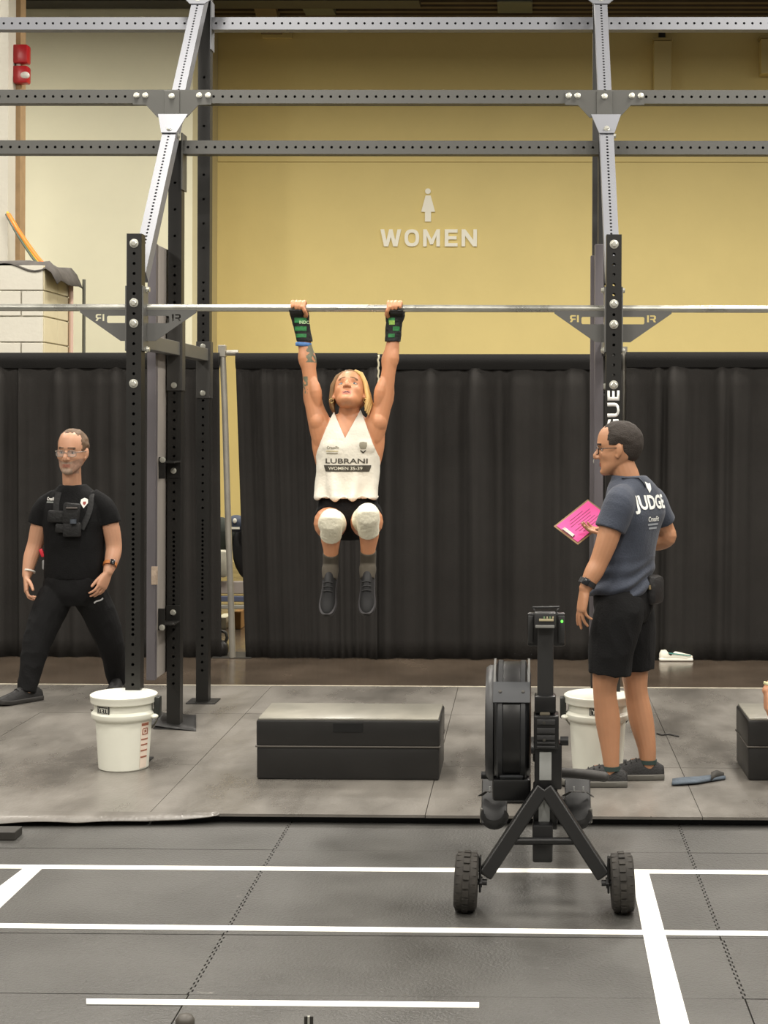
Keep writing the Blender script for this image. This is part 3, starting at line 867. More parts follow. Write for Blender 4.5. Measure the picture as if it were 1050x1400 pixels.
    Geo().box((xb + .008, 8.92, (z0 + z1) / 2), (.018, .58, z1 - z0), bev=.002).build('panel', mat('board_ply', (140, 134, 128), .6, var=.2, vscale=4, stretch=(1, 1, .15)), bd)
    Geo().box((xb, 8.62, (z0 + z1) / 2), (.048, .05, z1 - z0), bev=.003).build('edge_tube', mat('board_edge', (112, 108, 112), .4, metal=.5, var=.2, vscale=5, stretch=(1, 1, .3)), bd)
    Geo().box((xb, 9.20, (z0 + z1) / 2), (.048, .05, z1 - z0), bev=.003).build('edge_tube', MATS['board_edge'], bd)
    for py, up_ in ((640, 1), (845, 0)):
        zz = zpx(py, YM - .1)
        k = Geo()
        k.box((xb + .02, YM - .20, zz), (.07, .008, .12), bev=.002)
        k.box((xb + .055, YM - .12, zz + (.03 if up_ else -.03)), (.10, .16, .008), bev=.002)
        k.box((X, YM - TW / 2 - .006, zz - (.01 if up_ else -.01)), (.08, .008, .10), bev=.002)
        k = k.build('clamp', M_BLK, bd)
        for dx in (-.01, .04): bolt(k, (xb + dx, YM - .205, zz + (.045 if up_ else -.045)), small_mesh)
        bolt(k, (X, YM - TW / 2 - .011, zz - (.02 if up_ else -.02)), small_mesh)
# sticker on the left board edge
a = P(210, 787, 8.592)
Geo().box((a.x + .005, 8.592, a.z), (.035, .003, .10), bev=.001).build('sticker', mat('sticker_pale', (168, 150, 132), .6, var=.4, vscale=30), bpy.data.objects['wall_board'])
# cross beams, each bay a member of its own
EXT = 2.43
# the next frames of the rig stand outside the picture at both ends of the beams
for X in (XL - EXT, XR + EXT):
    for yy, zt2 in ((YF, ZTOP), (YM, 3.32), (YR, 4.55)):
        perf((X, yy, 0), (X, yy, zt2), [.2 + .0508 * k for k in range(int((zt2 - .3) / .0508))]).build('upright', M_BLK, rig)
    perf(V((X, 0, 0)) + dA, V((X, 0, 0)) + dB, []).build('brace', M_LGT, rig)
bays = [(XL - EXT + TW / 2, XL - TW / 2), (XL + TW / 2, XR - TW / 2), (XR + TW / 2, XR + EXT - TW / 2)]
for (x0, x1) in bays:
    n = int((x1 - x0) / .0508)
    hh = [.035 + .0508 * k for k in range(n + 1)]
    zA = zpx(34, YR); perf((x0, YR, zA), (x1, YR, zA), hh).build('crossbeam', M_LGT, rig)
    perf((x0 - .04, 8.86, zB), (x1 + .04, 8.86, zB), [h + .04 for h in hh]).build('crossbeam', M_GRY, rig)
    zC_ = zpx(203, YM); perf((x0, YM, zC_), (x1, YM, zC_), hh).build('crossbeam', M_GRY, rig)
    yb_ = YF + .062
    g = Geo(); g.cyl((x0 - .02, yb_, zb_), (x1 + .02, yb_, zb_), .0185, n=20); g.build('pull_up_bar', M_STEEL, rig, smooth=A40)
# painted lettering up the right front upright
me = text_fit('ROGUE', .385, .062, .0012, bold=.03, spacing=1.05)
ztop_l = zpx(533, YF); zm_l = ztop_l - .1925
xform(me, basis((0, 0, 1), (-1, 0, 0), (0, -1, 0), (XR - .001, YF - TW / 2 - .0005, zm_l)))
put('upright_lettering', me, mat('paint_white', (238, 238, 234), .5), rig)
# rubber flap at the foot of the left middle post
g = Geo(); vs = []; fs = []; n = 16
for j in range(6):
    for i in range(n):
        u = i / (n - 1); v = j / 5
        p = G(206 + 62 * u, 996 - 18 * v + 4 * u * (1 - v), 0)
        h = (.065 * (1 - u) ** 1.3 + .004) * math.sin(PI * (v * .85 + .08)) + .004
        vs.append((p.x, p.y, h + .006 * noise.noise(V((u * 5, v * 3, 1)))))
for j in range(5):
    for i in range(n - 1): fs.append((j * n + i, j * n + i + 1, (j + 1) * n + i + 1, (j + 1) * n + i))
g.add(vs, fs); o = g.build('rubber_flap', mat('flap_dark', (30, 29, 28), .45, var=.3, vscale=9), smooth=True, fix=False); o.modifiers.new('t', 'SOLIDIFY').thickness = .004
tag(o, 'curled dark rubber flap at the foot of the left middle rig post', 'rubber flap')

# ================================================================== BUCKETS
M_BKT = mat('bucket_white', (226, 226, 213), .42, var=.02, vscale=10, sss=0)
def bucket(px, pyb, dia_px, label, logo_px, warn=False, handle=1):
    c = G(px, pyb, 0)
    k = dia_px / S(c.y) / .345
    t = thing('bucket', label, 'bucket', c, 'white utility buckets')
    def R(r): return r * k
    prof = [(.001, 0), (.118, 0), (.124, .006), (.139, .235), (.1395, .25)]
    H = .385 * k
    g = Geo(); g.lathe([(R(r), h * k) for r, h in [(.001, 0), (.122, 0), (.128, .006), (.144, .255), (.158, .262), (.166, .272), (.166, .292), (.150, .305), (.152, .345), (.152, .352)]], c, n=56); g.build('pail', M_BKT, t, smooth=A40)
    g = Geo(); g.lathe([(R(r), h * k) for r, h in [(.152, .345), (.168, .346), (.170, .352), (.170, .372), (.1725, .376), (.1725, .384), (.166, .388), (.160, .384), (.05, .386), (.001, .3865)]], c, n=56); g.build('lid', M_BKT, t, smooth=A40)
    # logo plate wrapped on the wall
    ang0 = math.asin(max(-1, min(1, (logo_px - px) / S(c.y) / R(.152))))
    rr = R(.152) + .0015; hw = .034
    zc = .323 * k
    def onwall(u, z, out=0.0):
        a = ang0 + u / rr
        return c + V(((rr + out) * math.sin(a), -(rr + out) * math.cos(a), z))
    def plate(u0, u1, z0, z1, out, th):
        g = Geo(); ring = []
        n = 10
        for i in range(n + 1):
            u = u0 + (u1 - u0) * i / n
            ring.append([onwall(u, z0, out), onwall(u, z1, out), onwall(u, z1, out + th), onwall(u, z0, out + th)])
        g.loft(ring); return g
    pl = plate(-hw - .006, hw + .006, zc - .021 * k, zc + .018 * k, 0, .002).build('logo_plate', mat('logo_black', (34, 36, 34), .45), t)
    me = text_fit('YETI', hw * 1.72, .021, .0, bold=.03, sub=1)
    for v in me.vertices:
        p = onwall(v.co.x, zc - .0015 + v.co.y, .0028); v.co = p
    put('logo_lettering', me, mat('logo_text', (206, 206, 196), .5), pl)
    for (u0, u1, z0, z1) in ((-hw, hw, .0145, .0165), (-hw, hw, -.0185, -.0165), (-hw, -hw + .002, -.0185, .0165), (hw - .002, hw, -.0185, .0165)):
        plate(u0, u1, zc + z0, zc + z1, .002, .0006).build('logo_border', MATS['logo_text'], pl)
    if warn:
        mw = mat('warning_brown', (150, 92, 70), .6); mwb = mat('warning_label_pale', (232, 216, 200), .6)
        def R2(h): return R(.128 + (.144 - .128) * (h / .255)) + .0015
        def pw(a0, a1, h0, h1, m_, nm, out=0.0):
            g = Geo(); rings = []
            for i in range(7):
                a = math.radians(a0 + (a1 - a0) * i / 6)
                pts = []
                for h, oo in ((h0, out), (h1, out), (h1, out + .001), (h0, out + .001)):
                    r = R2(h) + oo; pts.append(c + V((r * math.sin(a), -r * math.cos(a), h * k)))
                rings.append(pts)
            g.loft(rings); return g.build(nm, m_, t if nm == 'warning_label' else lab)
        lab = pw(52, 75, .012, .25, mwb, 'warning_label')
        for h0, h1 in ((.232, .246), (.158, .165), (.130, .137), (.10, .107), (.066, .074)):
            pw(53, 73, h0, h1, mw, 'warning_text', .0012)
        for h0, h1, a0, a1 in ((.185, .19, 55, 72), (.215, .22, 57, 70), (.19, .215, 55, 57.5), (.19, .215, 69, 71.5), (.196, .21, 61, 66)):
            pw(a0, a1, h0, h1, mw, 'warning_symbol', .0012)
    # bail handle folded down at the back right, black grip
    pts = []
    for i in range(17):
        a = math.radians(95 + (i / 16) * 170)
        pts.append(c + V((math.sin(a) * R(.176), -math.cos(a) * R(.176), (.30 - .16 * math.sin(PI * i / 16)) * k)))
    h_ = Geo(); h_.tube(pts, .0045, 8); h_ = h_.build('bail_handle', mat('bail_steel', (120, 118, 112), .4, metal=.7), t, smooth=True)
    s = handle
    g = Geo(); g.box(c + V((s * R(.178), .0, .318 * k)), (.03, .06, .105), bev=.008); g.build('handle_clip', mat('clip_black', (30, 33, 30), .5), t, smooth=A40)
    g = Geo(); g.ell(c + V((s * R(.168), -.03, .275 * k)), (.02, .03, .012)); g.build('handle_lug', M_BKT, t, smooth=True)
    return t
bucket(169, 1049, 90.5, 'white lidded bucket with a brown warning label by the left rig posts', 149.6, True, 1)
bucket(817, 1052, 92, 'white lidded bucket standing behind the judge', 815, False, -1)

# ================================================================== FOAM BOXES
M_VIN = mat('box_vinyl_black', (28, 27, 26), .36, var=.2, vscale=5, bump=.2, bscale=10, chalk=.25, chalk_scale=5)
M_VGLARE = mat('box_vinyl_top_glare', (140, 137, 127), .3, var=.2, vscale=4, bump=.2, bscale=10, chalk=.4, chalk_scale=4)  # same vinyl made lighter: glare put into the colour, plus chalk wear
M_SEAM = mat('box_seam', (74, 70, 64), .5)
def soft_box(xl, xr_, yf, htop_px, dep, label, vel=None):
    a = G(xl, yf, 0); b = G(xr_, yf, 0); Y = (a.y + b.y) / 2
    h = (yf - htop_px) / S(Y); wdt = b.x - a.x; cx = (a.x + b.x) / 2
    t = thing('plyo_box', label, 'box', (cx, Y + dep / 2, 0), 'soft black jump boxes')
    Geo().box((cx, Y + dep / 2, h * .277), (wdt, dep, h * .55), bev=.012).build('lower_block', M_VIN, t, smooth=A40)
    Geo().box((cx, Y + dep / 2, h * .772), (wdt + .004, dep + .004, h * .444), bev=.012).build('upper_block', M_VIN, t, smooth=A40)
    Geo().box((cx, Y + dep / 2, h + .001), (wdt - .012, dep - .012, .012), bev=.005).build('top_panel', M_VGLARE, t, smooth=A40)
    Geo().box((cx, Y + dep / 2, h * .552), (wdt + .012, dep + .012, .008), bev=.003).build('seam_piping', M_SEAM, t)
    if vel:
        x0 = G(vel[0], yf, 0).x; x1 = G(vel[1], yf, 0).x
        Geo().box(((x0 + x1) / 2, Y - .004, h * (1 - (vel[2] + vel[3]) / 2)), (x1 - x0, .006, h * (vel[3] - vel[2])), bev=.001).build('velcro_patch', mat('velcro', (16, 16, 16), .95), t)
    return t
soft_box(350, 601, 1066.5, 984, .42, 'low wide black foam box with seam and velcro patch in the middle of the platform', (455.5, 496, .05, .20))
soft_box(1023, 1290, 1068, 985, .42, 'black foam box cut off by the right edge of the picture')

# ================================================================== SMALL THINGS ON THE FLOOR
# limp knee sleeve / strap beside the judge
pts = [G(919, 1072, 0), G(935, 1071, 0), G(955, 1069.5, 0), G(972, 1067, 0), G(992, 1065, 0)]
g = Geo(); rings = []
for p, wv, hv in zip(pts, (.05, .058, .055, .045, .02), (.018, .022, .02, .02, .012)):
    rings.append(g.ering(V((p.x, p.y, hv * .55 + .001)), V((0.12, 1, 0)), V((0, 0, 1)), wv, hv * .5, 16, 2.6))
g.loft(rings); sl = thing('knee_sleeve', 'flattened dark blue-grey sleeve lying on the platform right of the judge', 'sleeve', V((pts[2].x, pts[2].y, 0)))
g.build('sleeve_body', mat('sleeve_blue', (78, 88, 98), .8, var=.3, vscale=14, bump=.4, bscale=50), sl, smooth=True)
g = Geo(); rings = []
for p, wv, hv in zip([pts[3] + V((0, -.005, 0)), G(980, 1064.5, 0), G(990, 1063, 0)], (.05, .045, .02), (.034, .036, .02)):
    rings.append(g.ering(V((p.x, p.y, hv * .6)), V((0.12, 1, 0)), V((0, 0, 1)), wv, hv * .5, 14, 2.4))
g.loft(rings); g.build('sleeve_cuff', mat('sleeve_dark', (56, 54, 50), .8), sl, smooth=True)
# rubber block at the left edge of the front mats
a = G(-60, 1149, ZF); b = G(21, 1149, ZF)
g = Geo(); g.box(((a.x + b.x) / 2, a.y + .05, ZF + .019), (b.x - a.x, .10, .036), bev=.004)
tag(g.build('rubber_block', mat('block_rubber', (46, 44, 40), .6)), 'end of a black rubber block on the mats at the left edge', 'block')
# tips of two unidentified things at the bottom edge; their shapes are made up
q = G(253, 1408, ZF); t = thing('rubber_knob', 'dark rounded rubber knob poking in at the bottom edge', 'knob', q)
g = Geo(); g.lathe([(.02, 0), (.028, .006), (.028, .03), (.02, .042), (.004, .046)], q, n=20); g.build('knob_body', mat('knob_rubber', (70, 66, 60), .5), t, smooth=True)
q = G(422, 1410, ZF); t = thing('steel_peg', 'small ribbed steel peg poking in at the bottom edge', 'peg', q)
for k in range(3): Geo().cyl(q + V(((k - 1) * .009, 0, 0)), q + V(((k - 1) * .009, 0, .044)), .0045, n=10).build('peg_rib', M_BOLT if k == 1 else M_DARKMET, t, smooth=A40)
# thin dark cord behind the judge on the platform
g = Geo(); g.tube([V((p.x, p.y, .005)) for p in (G(898, 1004, 0), G(905, 1006, 0), G(915, 1005, 0), G(928, 1008, 0))], .004, 6)
tag(g.build('cord', mat('cord_dark', (40, 38, 36), .7), smooth=True), 'short dark cord lying on the platform right of the judge', 'cord')

# ================================================================== ROWING MACHINE (flywheel end towards the camera)
M_RB = mat('rower_black', (17, 17, 18), .36, var=.1, vscale=8)
M_RG = mat('rower_grey', (44, 44, 45), .42)
M_RL = mat('rower_label_grey', (150, 152, 150), .5)
M_TIRE = mat('tyre_rubber', (46, 43, 39), .8, var=.5, vscale=22)
YWH = G(744, 1258, ZF).y + .1                 # wheel axle depth
rw = thing('rowing_machine', 'black rowing machine with round fan housing and two knobbly wheels', 'rowing machine', (P(744, 1200, YWH).x, YWH, ZF))
def R3(px, py, Y): return P(px, py, Y)
# wheels
for s, px in ((-1, 637.5), (1, 850.5)):
    R_ = .108
    c = V((P(px, 1222, YWH).x, YWH, ZF + R_))
    ax = V((1, 0, .045 * s)).normalized()
    w = put('wheel', Geo().lathe([(.03, -.026), (.062, -.03), (.066, -.022), (.066, .022), (.062, .03), (.03, .026)], c, ax, n=28).mesh('wheel', A40), mat('rim_black', (28, 28, 28), .4), rw)
    g = Geo(); g.lathe([(.060, -.030), (.072, -.040), (.090, -.042), (.101, -.034), (.1035, -.018), (.104, 0), (.1035, .018), (.101, .034), (.090, .042), (.072, .040), (.060, .030)], c, ax, n=40, cap=False)
    g.build('tyre', M_TIRE, w, smooth=True)
    tr = Geo(); x, y, d = frame_from(ax)
    for k in range(22):
        for row in (-1, 0, 1):
            a = 2 * PI * (k + (.5 if row == 0 else 0)) / 22
            rad = x * math.cos(a) + y * math.sin(a); tan = -x * math.sin(a) + y * math.cos(a)
            p = c + rad * (.1045 if row == 0 else .0985) + d * (row * .0265)
            tr.box(p, (.022 if row == 0 else .018, .021, .009), Matrix((d, tan, rad)).transposed())
    tr = tr.build('tread', M_TIRE, w); 
    g = Geo(); g.cyl(c - ax * s * .03, c - ax * s * .075, .011, n=10); g.cyl(c - ax * s * .048, c - ax * s * .058, .02, n=6); g.build('axle_bolt', M_RG, w, smooth=A40)
    g = Geo(); g.box(c - ax * s * .05 + V((0, .0, .03)), (.008, .035, .13), bev=.003); g.build('fork_plate', M_RB, w)
    # leg
    top = P(744 + s * 3, 1078, YWH + .12); bot = c - ax * s * .065 + V((0, .01, .02))
    g = Geo(); g.beam(bot, top, .052, .052, V((0, 1, 0)), bev=.006); g.build('leg', M_RG if False else mat('leg_black', (28, 28, 28), .36, metal=.2), rw)
g = Geo(); g.cyl(P(686, 1150, YWH + .05), P(797, 1150, YWH + .05), .0135, n=14); g.build('cross_tube', M_RB, rw, smooth=A40)
# spine: tall frame post, rail end, label plates
yb0 = YWH + .09
def rbox(name, x0, x1, y0, y1, Y, dep, m_, bev=.006, parent=None):
    a = P(x0, y0, Y); b = P(x1, y1, Y)
    return Geo().box(((a.x + b.x) / 2, Y + dep / 2, (a.z + b.z) / 2), (b.x - a.x, dep, a.z - b.z), bev=bev).build(name, m_, parent or rw, smooth=A40)
rbox('frame_post', 731, 768, 1018, 1080, yb0 + .02, .10, M_RB)
rbox('lower_post', 729, 762, 1076, 1135, yb0 + .03, .10, M_RB)
lp = rbox('label_plate', 737.5, 754, 1028, 1067, yb0 + .015, .008, M_RL, .002)
a = P(736.5, 1086, yb0 + .022); b = P(751.5, 1125, yb0 + .022)
g = Geo(); hw = (b.x - a.x) / 2; hh = (a.z - b.z)
poly = [(-hw, 0), (hw, 0), (hw, hh * .72), (hw * .6, hh * .92), (0, hh), (-hw * .6, hh * .92), (-hw, hh * .72)]
g.prism(poly, basis((1, 0, 0), (0, 0, 1), (0, -1, 0), ((a.x + b.x) / 2, yb0 + .03, b.z)), .008); g.build('label_plate', M_RL, rw)
ft = rbox('rail_foot', 728, 756, 1128, 1180, YWH + .06, .07, M_RB, .008)
# vent block with slots on the spine
vb = rbox('vent_block', 730, 764, 979, 1025, yb0, .11, M_RB, .006)
for y0, y1 in ((984, 991), (995.5, 1003), (1005.5, 1012), (1014.5, 1017.5), (1020, 1023)):
    rbox('vent_slat', 734, 759, y0, y1, yb0 - .006, .008, M_RG, .002, vb)
for yy in (988.5, 1012):
    p = P(744, yy, yb0 - .008); Geo().lathe([(.001, 0), (.006, 0), (.006, .004), (.001, .0045)], p + V((0, .004, 0)), V((0, -1, 0)), n=12).build('screw', M_DARKMET, vb)
rbox('clip', 738, 752, 972, 979, yb0 + .02, .03, mat('clip_tan', (104, 98, 84), .5), .003)
rbox('arm_socket', 731, 760, 952, 976, yb0 + .02, .08, M_RB, .006)
kn = P(766, 1013, yb0 + .04); Geo().cyl(kn, kn + V((.03, 0, 0)), .017, n=14).build('adjust_knob', M_RB, rw, smooth=A40)
# monitor arm and monitor
g = Geo(); g.beam(P(745.5, 968, yb0 + .06), P(746, 850, yb0 + .06), .060, .028, V((0, 1, 0)), bev=.005); g.build('monitor_arm', mat('arm_grey', (40, 40, 40), .4), rw)
mo = rbox('monitor', 721, 773, 838, 884, yb0 + .085, .03, M_RB, .008)
mb = rbox('monitor_bracket', 731, 760, 838, 859, yb0 + .02, .06, M_RG, .005, mo)
rbox('label_strip', 737, 757, 846, 849.5, yb0 + .0165, .004, mat('strip_tan', (170, 160, 130), .5), .001, mb)
rbox('bracket_lip', 732, 758, 855, 859, yb0 + .01, .012, mat('lip_grey', (120, 120, 116), .4), .002, mb)
for k in range(4): rbox('battery_mark', 743 + k * 4, 745 + k * 4, 843, 846, yb0 + .0165, .004, MATS['strip_tan'] if k % 2 else mat('mark_green', (110, 140, 100), .5), .0005, mb)
g = Geo(); g.tube([P(728, 830.5, yb0 + .10), P(765, 830, yb0 + .10)], .004, 8); g.tube([P(729, 830.5, yb0 + .10), P(733, 839, yb0 + .10)], .003, 8); g.tube([P(764, 830.5, yb0 + .10), P(760, 839, yb0 + .10)], .003, 8); g.build('phone_rest', M_RG, mo, smooth=True)
Geo().ell(P(768.3, 849.5, yb0 + .083), (.007, .004, .008)).build('status_lamp', mat('lamp_green', (90, 240, 70), .4, emit=2.2), mo, smooth=True)
rbox('lamp_window', 763.5, 772.5, 845, 854, yb0 + .0845, .004, mat('lamp_window_green', (24, 52, 22), .4), .001, mo)
for x0, x1 in ((722, 729), (763, 772)): rbox('monitor_cheek', x0, x1, 842, 880, yb0 + .08, .02, mat('cheek_dark', (40, 40, 40), .5), .003, mo)
# fan housing: drum turned to the side, with guards
yc = yb0 + .28
c0 = P(670, 1006, yc); c1 = P(730, 1006, yc)
Rf = .233
cz = P(700, 1006, yb0).z
cA = V((c0.x + .012, yc - .02, cz)); cB = V((c1.x - .012, yc - .02, cz))
ax = (cB - cA); wd_ = ax.length; ax.normalize()
fh = put('fan_housing', Geo().lathe([(.001, 0), (Rf * .80, 0), (Rf * .93, .006), (Rf * .985, .022), (Rf, .034), (Rf, wd_ - .034), (Rf * .985, wd_ - .022), (Rf * .93, wd_ - .006), (Rf * .8, wd_), (.001, wd_)], cA, ax, n=64).mesh('fan_housing', A40), M_RB, rw)
g = Geo(); g.lathe([(Rf * .62, -.026), (Rf * .90, -.026), (Rf * .945, -.012), (Rf * .945, .004), (Rf * .6, .004)], cA, ax, n=64); g.build('side_guard', M_RG, fh, smooth=A40)
# recessed dark belt with raised shoulders
for k, (u0, u1) in enumerate(((.016, wd_ * .30), (wd_ * .70, wd_ - .016))):
    g = Geo(); g.lathe([(Rf - .004, u0), (Rf + .006, u0 + .006), (Rf + .006, u1 - .006), (Rf - .004, u1)], cA, ax, n=64, cap=False); g.build('shoulder_ring', mat('shoulder_grey', (34, 35, 37), .4), fh, smooth=A40)
def arc_band(u0, u1, a0, a1, rad, th, n=12):
    g = Geo(); rings = []
    for i in range(n + 1):
        a = math.radians(a0 + (a1 - a0) * i / n); d = V((0, -math.cos(a), math.sin(a)))
        rings.append([cA + ax * u0 + d * rad, cA + ax * u1 + d * rad, cA + ax * u1 + d * (rad + th), cA + ax * u0 + d * (rad + th)])
    g.loft(rings); return g
arc_band(.004, wd_ - .004, 28, 48, Rf + .004, .010).build('upper_bridge', mat('bridge_grey', (58, 60, 63), .38), fh, smooth=A40)
arc_band(.03, wd_ - .03, -52, -44, Rf + .004, .010).build('lower_bridge', MATS['bridge_grey'], fh, smooth=A40)
arc_band(.004, .012, 48, 96, Rf + .003, .008).build('rim_line', mat('rim_pale', (96, 96, 94), .4), fh, smooth=A40)
arc_band(wd_ - .012, wd_ - .004, 48, 96, Rf + .003, .008).build('rim_line', MATS['rim_pale'], fh, smooth=A40)
for u in (.03, wd_ - .03):
    a = math.radians(38); d = V((0, -math.cos(a), math.sin(a))); Geo().lathe([(.001, 0), (.007, 0), (.006, .004), (.001, .005)], cA + ax * u + d * (Rf + .013), d, n=10).build('bridge_screw', M_DARKMET, fh)
g = Geo(); a = P(680, 1088, yb0 + .1); g.box((P(703, 0, yb0 + .1).x, yb0 + .16, P(700, 1080, yb0 + .1).z), (.145, .14, .085), bev=.012); g.build('housing_foot', M_RB, rw, smooth=A40)
kn = P(668, 1060, yc - .1); Geo().cyl(kn, kn - V((.028, 0, 0)), .015, n=12).build('damper_knob', M_RB, rw, smooth=A40)
# handle resting across, to the right
g = Geo(); g.tube([P(766, 1056, yb0 + .42), P(800, 1058.5, yb0 + .40), P(826, 1062, yb0 + .38)], [.019, .0195, .02], 14, round_ends=True); g.build('pull_handle', mat('handle_grip', (54, 52, 50), .6), rw, smooth=True)
# foot rests (both sides) with straps
for s, px in ((-1, 676), (1, 790)):
    c = P(px, 1096, yb0 + .62)
    g = Geo(); M_ = Matrix.Rotation(math.radians(-38), 3, 'X')
    g.box(c, (.105, .022, .20), M_, bev=.010)
    g.tube([c + M_ @ V((.050 * math.cos(a_), -.012, -.055 + .052 * math.sin(a_))) for a_ in [PI + PI * q_ / 10 for q_ in range(11)]], [(.006, .03)] * 11, 8)
    fr = g.build('footrest', mat('footrest_black', (16, 16, 17), .5), rw, smooth=A40)
    g = Geo(); g.tube([c + V((-.055, -.02, .03)), c + V((-.03, -.055, .055)), c + V((.03, -.055, .055)), c + V((.055, -.02, .03))], [(.016, .003)] * 4, 8); g.build('strap', mat('strap_dark', (44, 42, 40), .7), fr, smooth=A40)
    for dx in (-.018, .02): Geo().box(c + V((dx, -.058, .062)), (.006, .004, .026), bev=.001).build('heel_mark', M_RL, fr)
    g = Geo(); g.box(c + V((s * .052, -.02, -.05)), (.012, .03, .06), bev=.004); g.build('buckle', mat('buckle_grey', (120, 118, 112), .35, metal=.4), fr)
# rail running away, seat and rear leg
xr0 = P(743, 1100, yb0).x
g = Geo(); g.beam((xr0, yb0 + .13, .20), (xr0, yb0 + 1.35, .26), .05, .07, V((0, 0, 1)), bev=.005); g.build('seat_rail', M_RB, rw)
g = Geo(); g.box((xr0, yb0 + 1.0, .335), (.16, .22, .035), bev=.014); g.box((xr0, yb0 + 1.0, .30), (.07, .12, .05), bev=.005); g.build('seat', M_RB, rw, smooth=A40)
g = Geo(); g.beam((xr0, yb0 + 1.30, .24), (xr0, yb0 + 1.36, .02), .045, .045, V((1, 0, 0)), bev=.004); g.box((xr0, yb0 + 1.365, .012), (.34, .05, .024), bev=.006); g.build('rear_leg', M_RB, rw)

# ================================================================== PEOPLE
def cat_path(items, k=3):
    """catmull-rom through tuples of (Vector, r...) -> denser list"""
    out = []; n = len(items)
    for i in range(n - 1):
        p0, p1, p2, p3 = items[max(i - 1, 0)], items[i], items[i + 1], items[min(i + 2, n - 1)]
        for s in range(k):
            t = s / k
            def cr(a, b, c, d): return .5 * ((2 * b) + (c - a) * t + (2 * a - 5 * b + 4 * c - d) * t * t + (3 * b - a - 3 * c + d) * t ** 3)
            out.append(tuple(cr(a, b, c, d) for a, b, c, d in zip(p0, p1, p2, p3)))
    out.append(items[-1])
    return out
def limb(g, items, n=16, ends=True):
    d = cat_path([(V(p), r) for p, r in items], 4)
    g.tube([p for p, r in d], [max(r, .003) for p, r in d], n, round_ends=ends)
def torso(g, items, lat, fwd, e=2.3, n=32):
    d = cat_path([(V(c), rx, ry) for c, rx, ry in items], 3)
    g.loft([g.ering(c, lat, fwd, rx, ry, n, e) for c, rx, ry in d])
def merge(g, sub, M):
    g.add([M @ p for p in sub.v], sub.f)
def head_geo(jaw=1.0, nose=1.0, female=False):
    h = Geo(); rings = []
    prof = [(.1245, -.030, .012, .016), (.120, -.056, .036, .036), (.108, -.082, .060, .056), (.088, -.100, .078, .0675), (.062, -.110, .088, .0745), (.036, -.1125, .0915, .0765), (.014, -.110, .0865, .0755), (-.008, -.103, .086, .073),
            (-.030, -.090, .085, .0690), (-.048, -.070, .0835, .0635), (-.064, -.045, .0825, .0580), (-.079, -.018, .0825, .0500), (-.093, .006, .0825, .0390), (-.104, .026, .078, .0270), (-.110, .042, .068, .0130)]
    for z, yb, yf, hw in cat_path(prof, 2):
        cy = (yb + yf) / 2; ry = (yf - yb) / 2; ring = []
        jw = 1 + (jaw - 1) * max(0, min(1, -z / .06))
        for j in range(36):
            a_ = 2 * PI * j / 36; ca, sa = math.cos(a_), math.sin(a_)
            fr = max(0, sa)
            x = hw * jw * math.copysign(abs(ca) ** .92, ca) * (1 - .10 * fr)
            ring.append(V((x, cy + ry * math.copysign(abs(sa) ** .92, sa), z)))
        rings.append(ring)
    h.loft(rings)
    h.tube([(0, .080, .022), (0, .090, .004), (0, .103 * nose, -.018), (0, .103 * nose, -.026)], [.007, .009, .0125, .0105], 12, round_ends=True)
    for s in (-1, 1):
        h.ell((s * .0125, .091, -.027), (.0085, .010, .0075))
        h.ell((s * .0785, -.010, .002), (.009, .019, .031), Matrix.Rotation(s * .42, 3, 'Z') @ Matrix.Rotation(.15, 3, 'X'))
        h.ell((s * .0765, -.002, -.023), (.007, .010, .012))
    h.tube([(-.023, .0715, -.0570), (-.008, .0815, -.0550), (.008, .0815, -.0550), (.023, .0715, -.0570)], [.003, .0056, .0056, .003], 10, round_ends=True)
    h.tube([(-.021, .071, -.0625), (0, .0815, -.0650), (.021, .071, -.0625)], [.003, .0066, .003], 10, round_ends=True)
    return h
def carve(me, M):
    """eye sockets, cheekbones, brow and chin crease pushed into the remeshed face"""
    Mi = M.inverted()
    me.update()
    nr = [v.normal.copy() for v in me.vertices]
    for v, n in zip(me.vertices, nr):
        q = Mi @ v.co
        if abs(q.x) > .09 or q.y < .02 or q.y > .13 or abs(q.z) > .125: continue
        d = 0
        for s in (-1, 1):
            d -= .0085 * math.exp(-((q.x - s * .030) / .016) ** 2 - ((q.z - .008) / .0115) ** 2)
            d += .0035 * math.exp(-((q.x - s * .045) / .018) ** 2 - ((q.z + .019) / .015) ** 2)
            d += .0035 * math.exp(-((q.x - s * .026) / .018) ** 2 - ((q.z - .033) / .008) ** 2)
            d -= .0025 * math.exp(-((q.x - s * .044) / .014) ** 2 - ((q.z + .05) / .016) ** 2)
        d -= .0035 * math.exp(-(q.x / .018) ** 2 - ((q.z + .077) / .006) ** 2)
        d += .0035 * math.exp(-(q.x / .018) ** 2 - ((q.z + .094) / .010) ** 2)
        v.co = v.co + n * d
    me.update()
def eyes(parent, M, iris=(60, 44, 30)):
    for s in (-1, 1):
        g = Geo(); g.ell((s * .031, .0640, .0075), (.0122, .0100, .0062)); g.v = [M @ p for p in g.v]
        e = g.build('eye', mat('eye_white', (196, 184, 172), .3), parent, smooth=True)
        g = Geo(); g.ell((s * .031, .0725, .0078), (.0050, .0026, .0050)); g.v = [M @ p for p in g.v]
        g.build('iris', mat('iris_%d' % iris[0], iris, .2), e, smooth=True)
        g = Geo(); g.tube([(s * .031 - .0135, .0655, .0095), (s * .031, .0738, .0140), (s * .031 + .0135, .0640, .0095)], [.0018, .0026, .0018], 8, round_ends=True); g.v = [M @ p for p in g.v]
        g.build('eyelid', mat('lid_shadow', (120, 78, 60), .7), e, smooth=True)
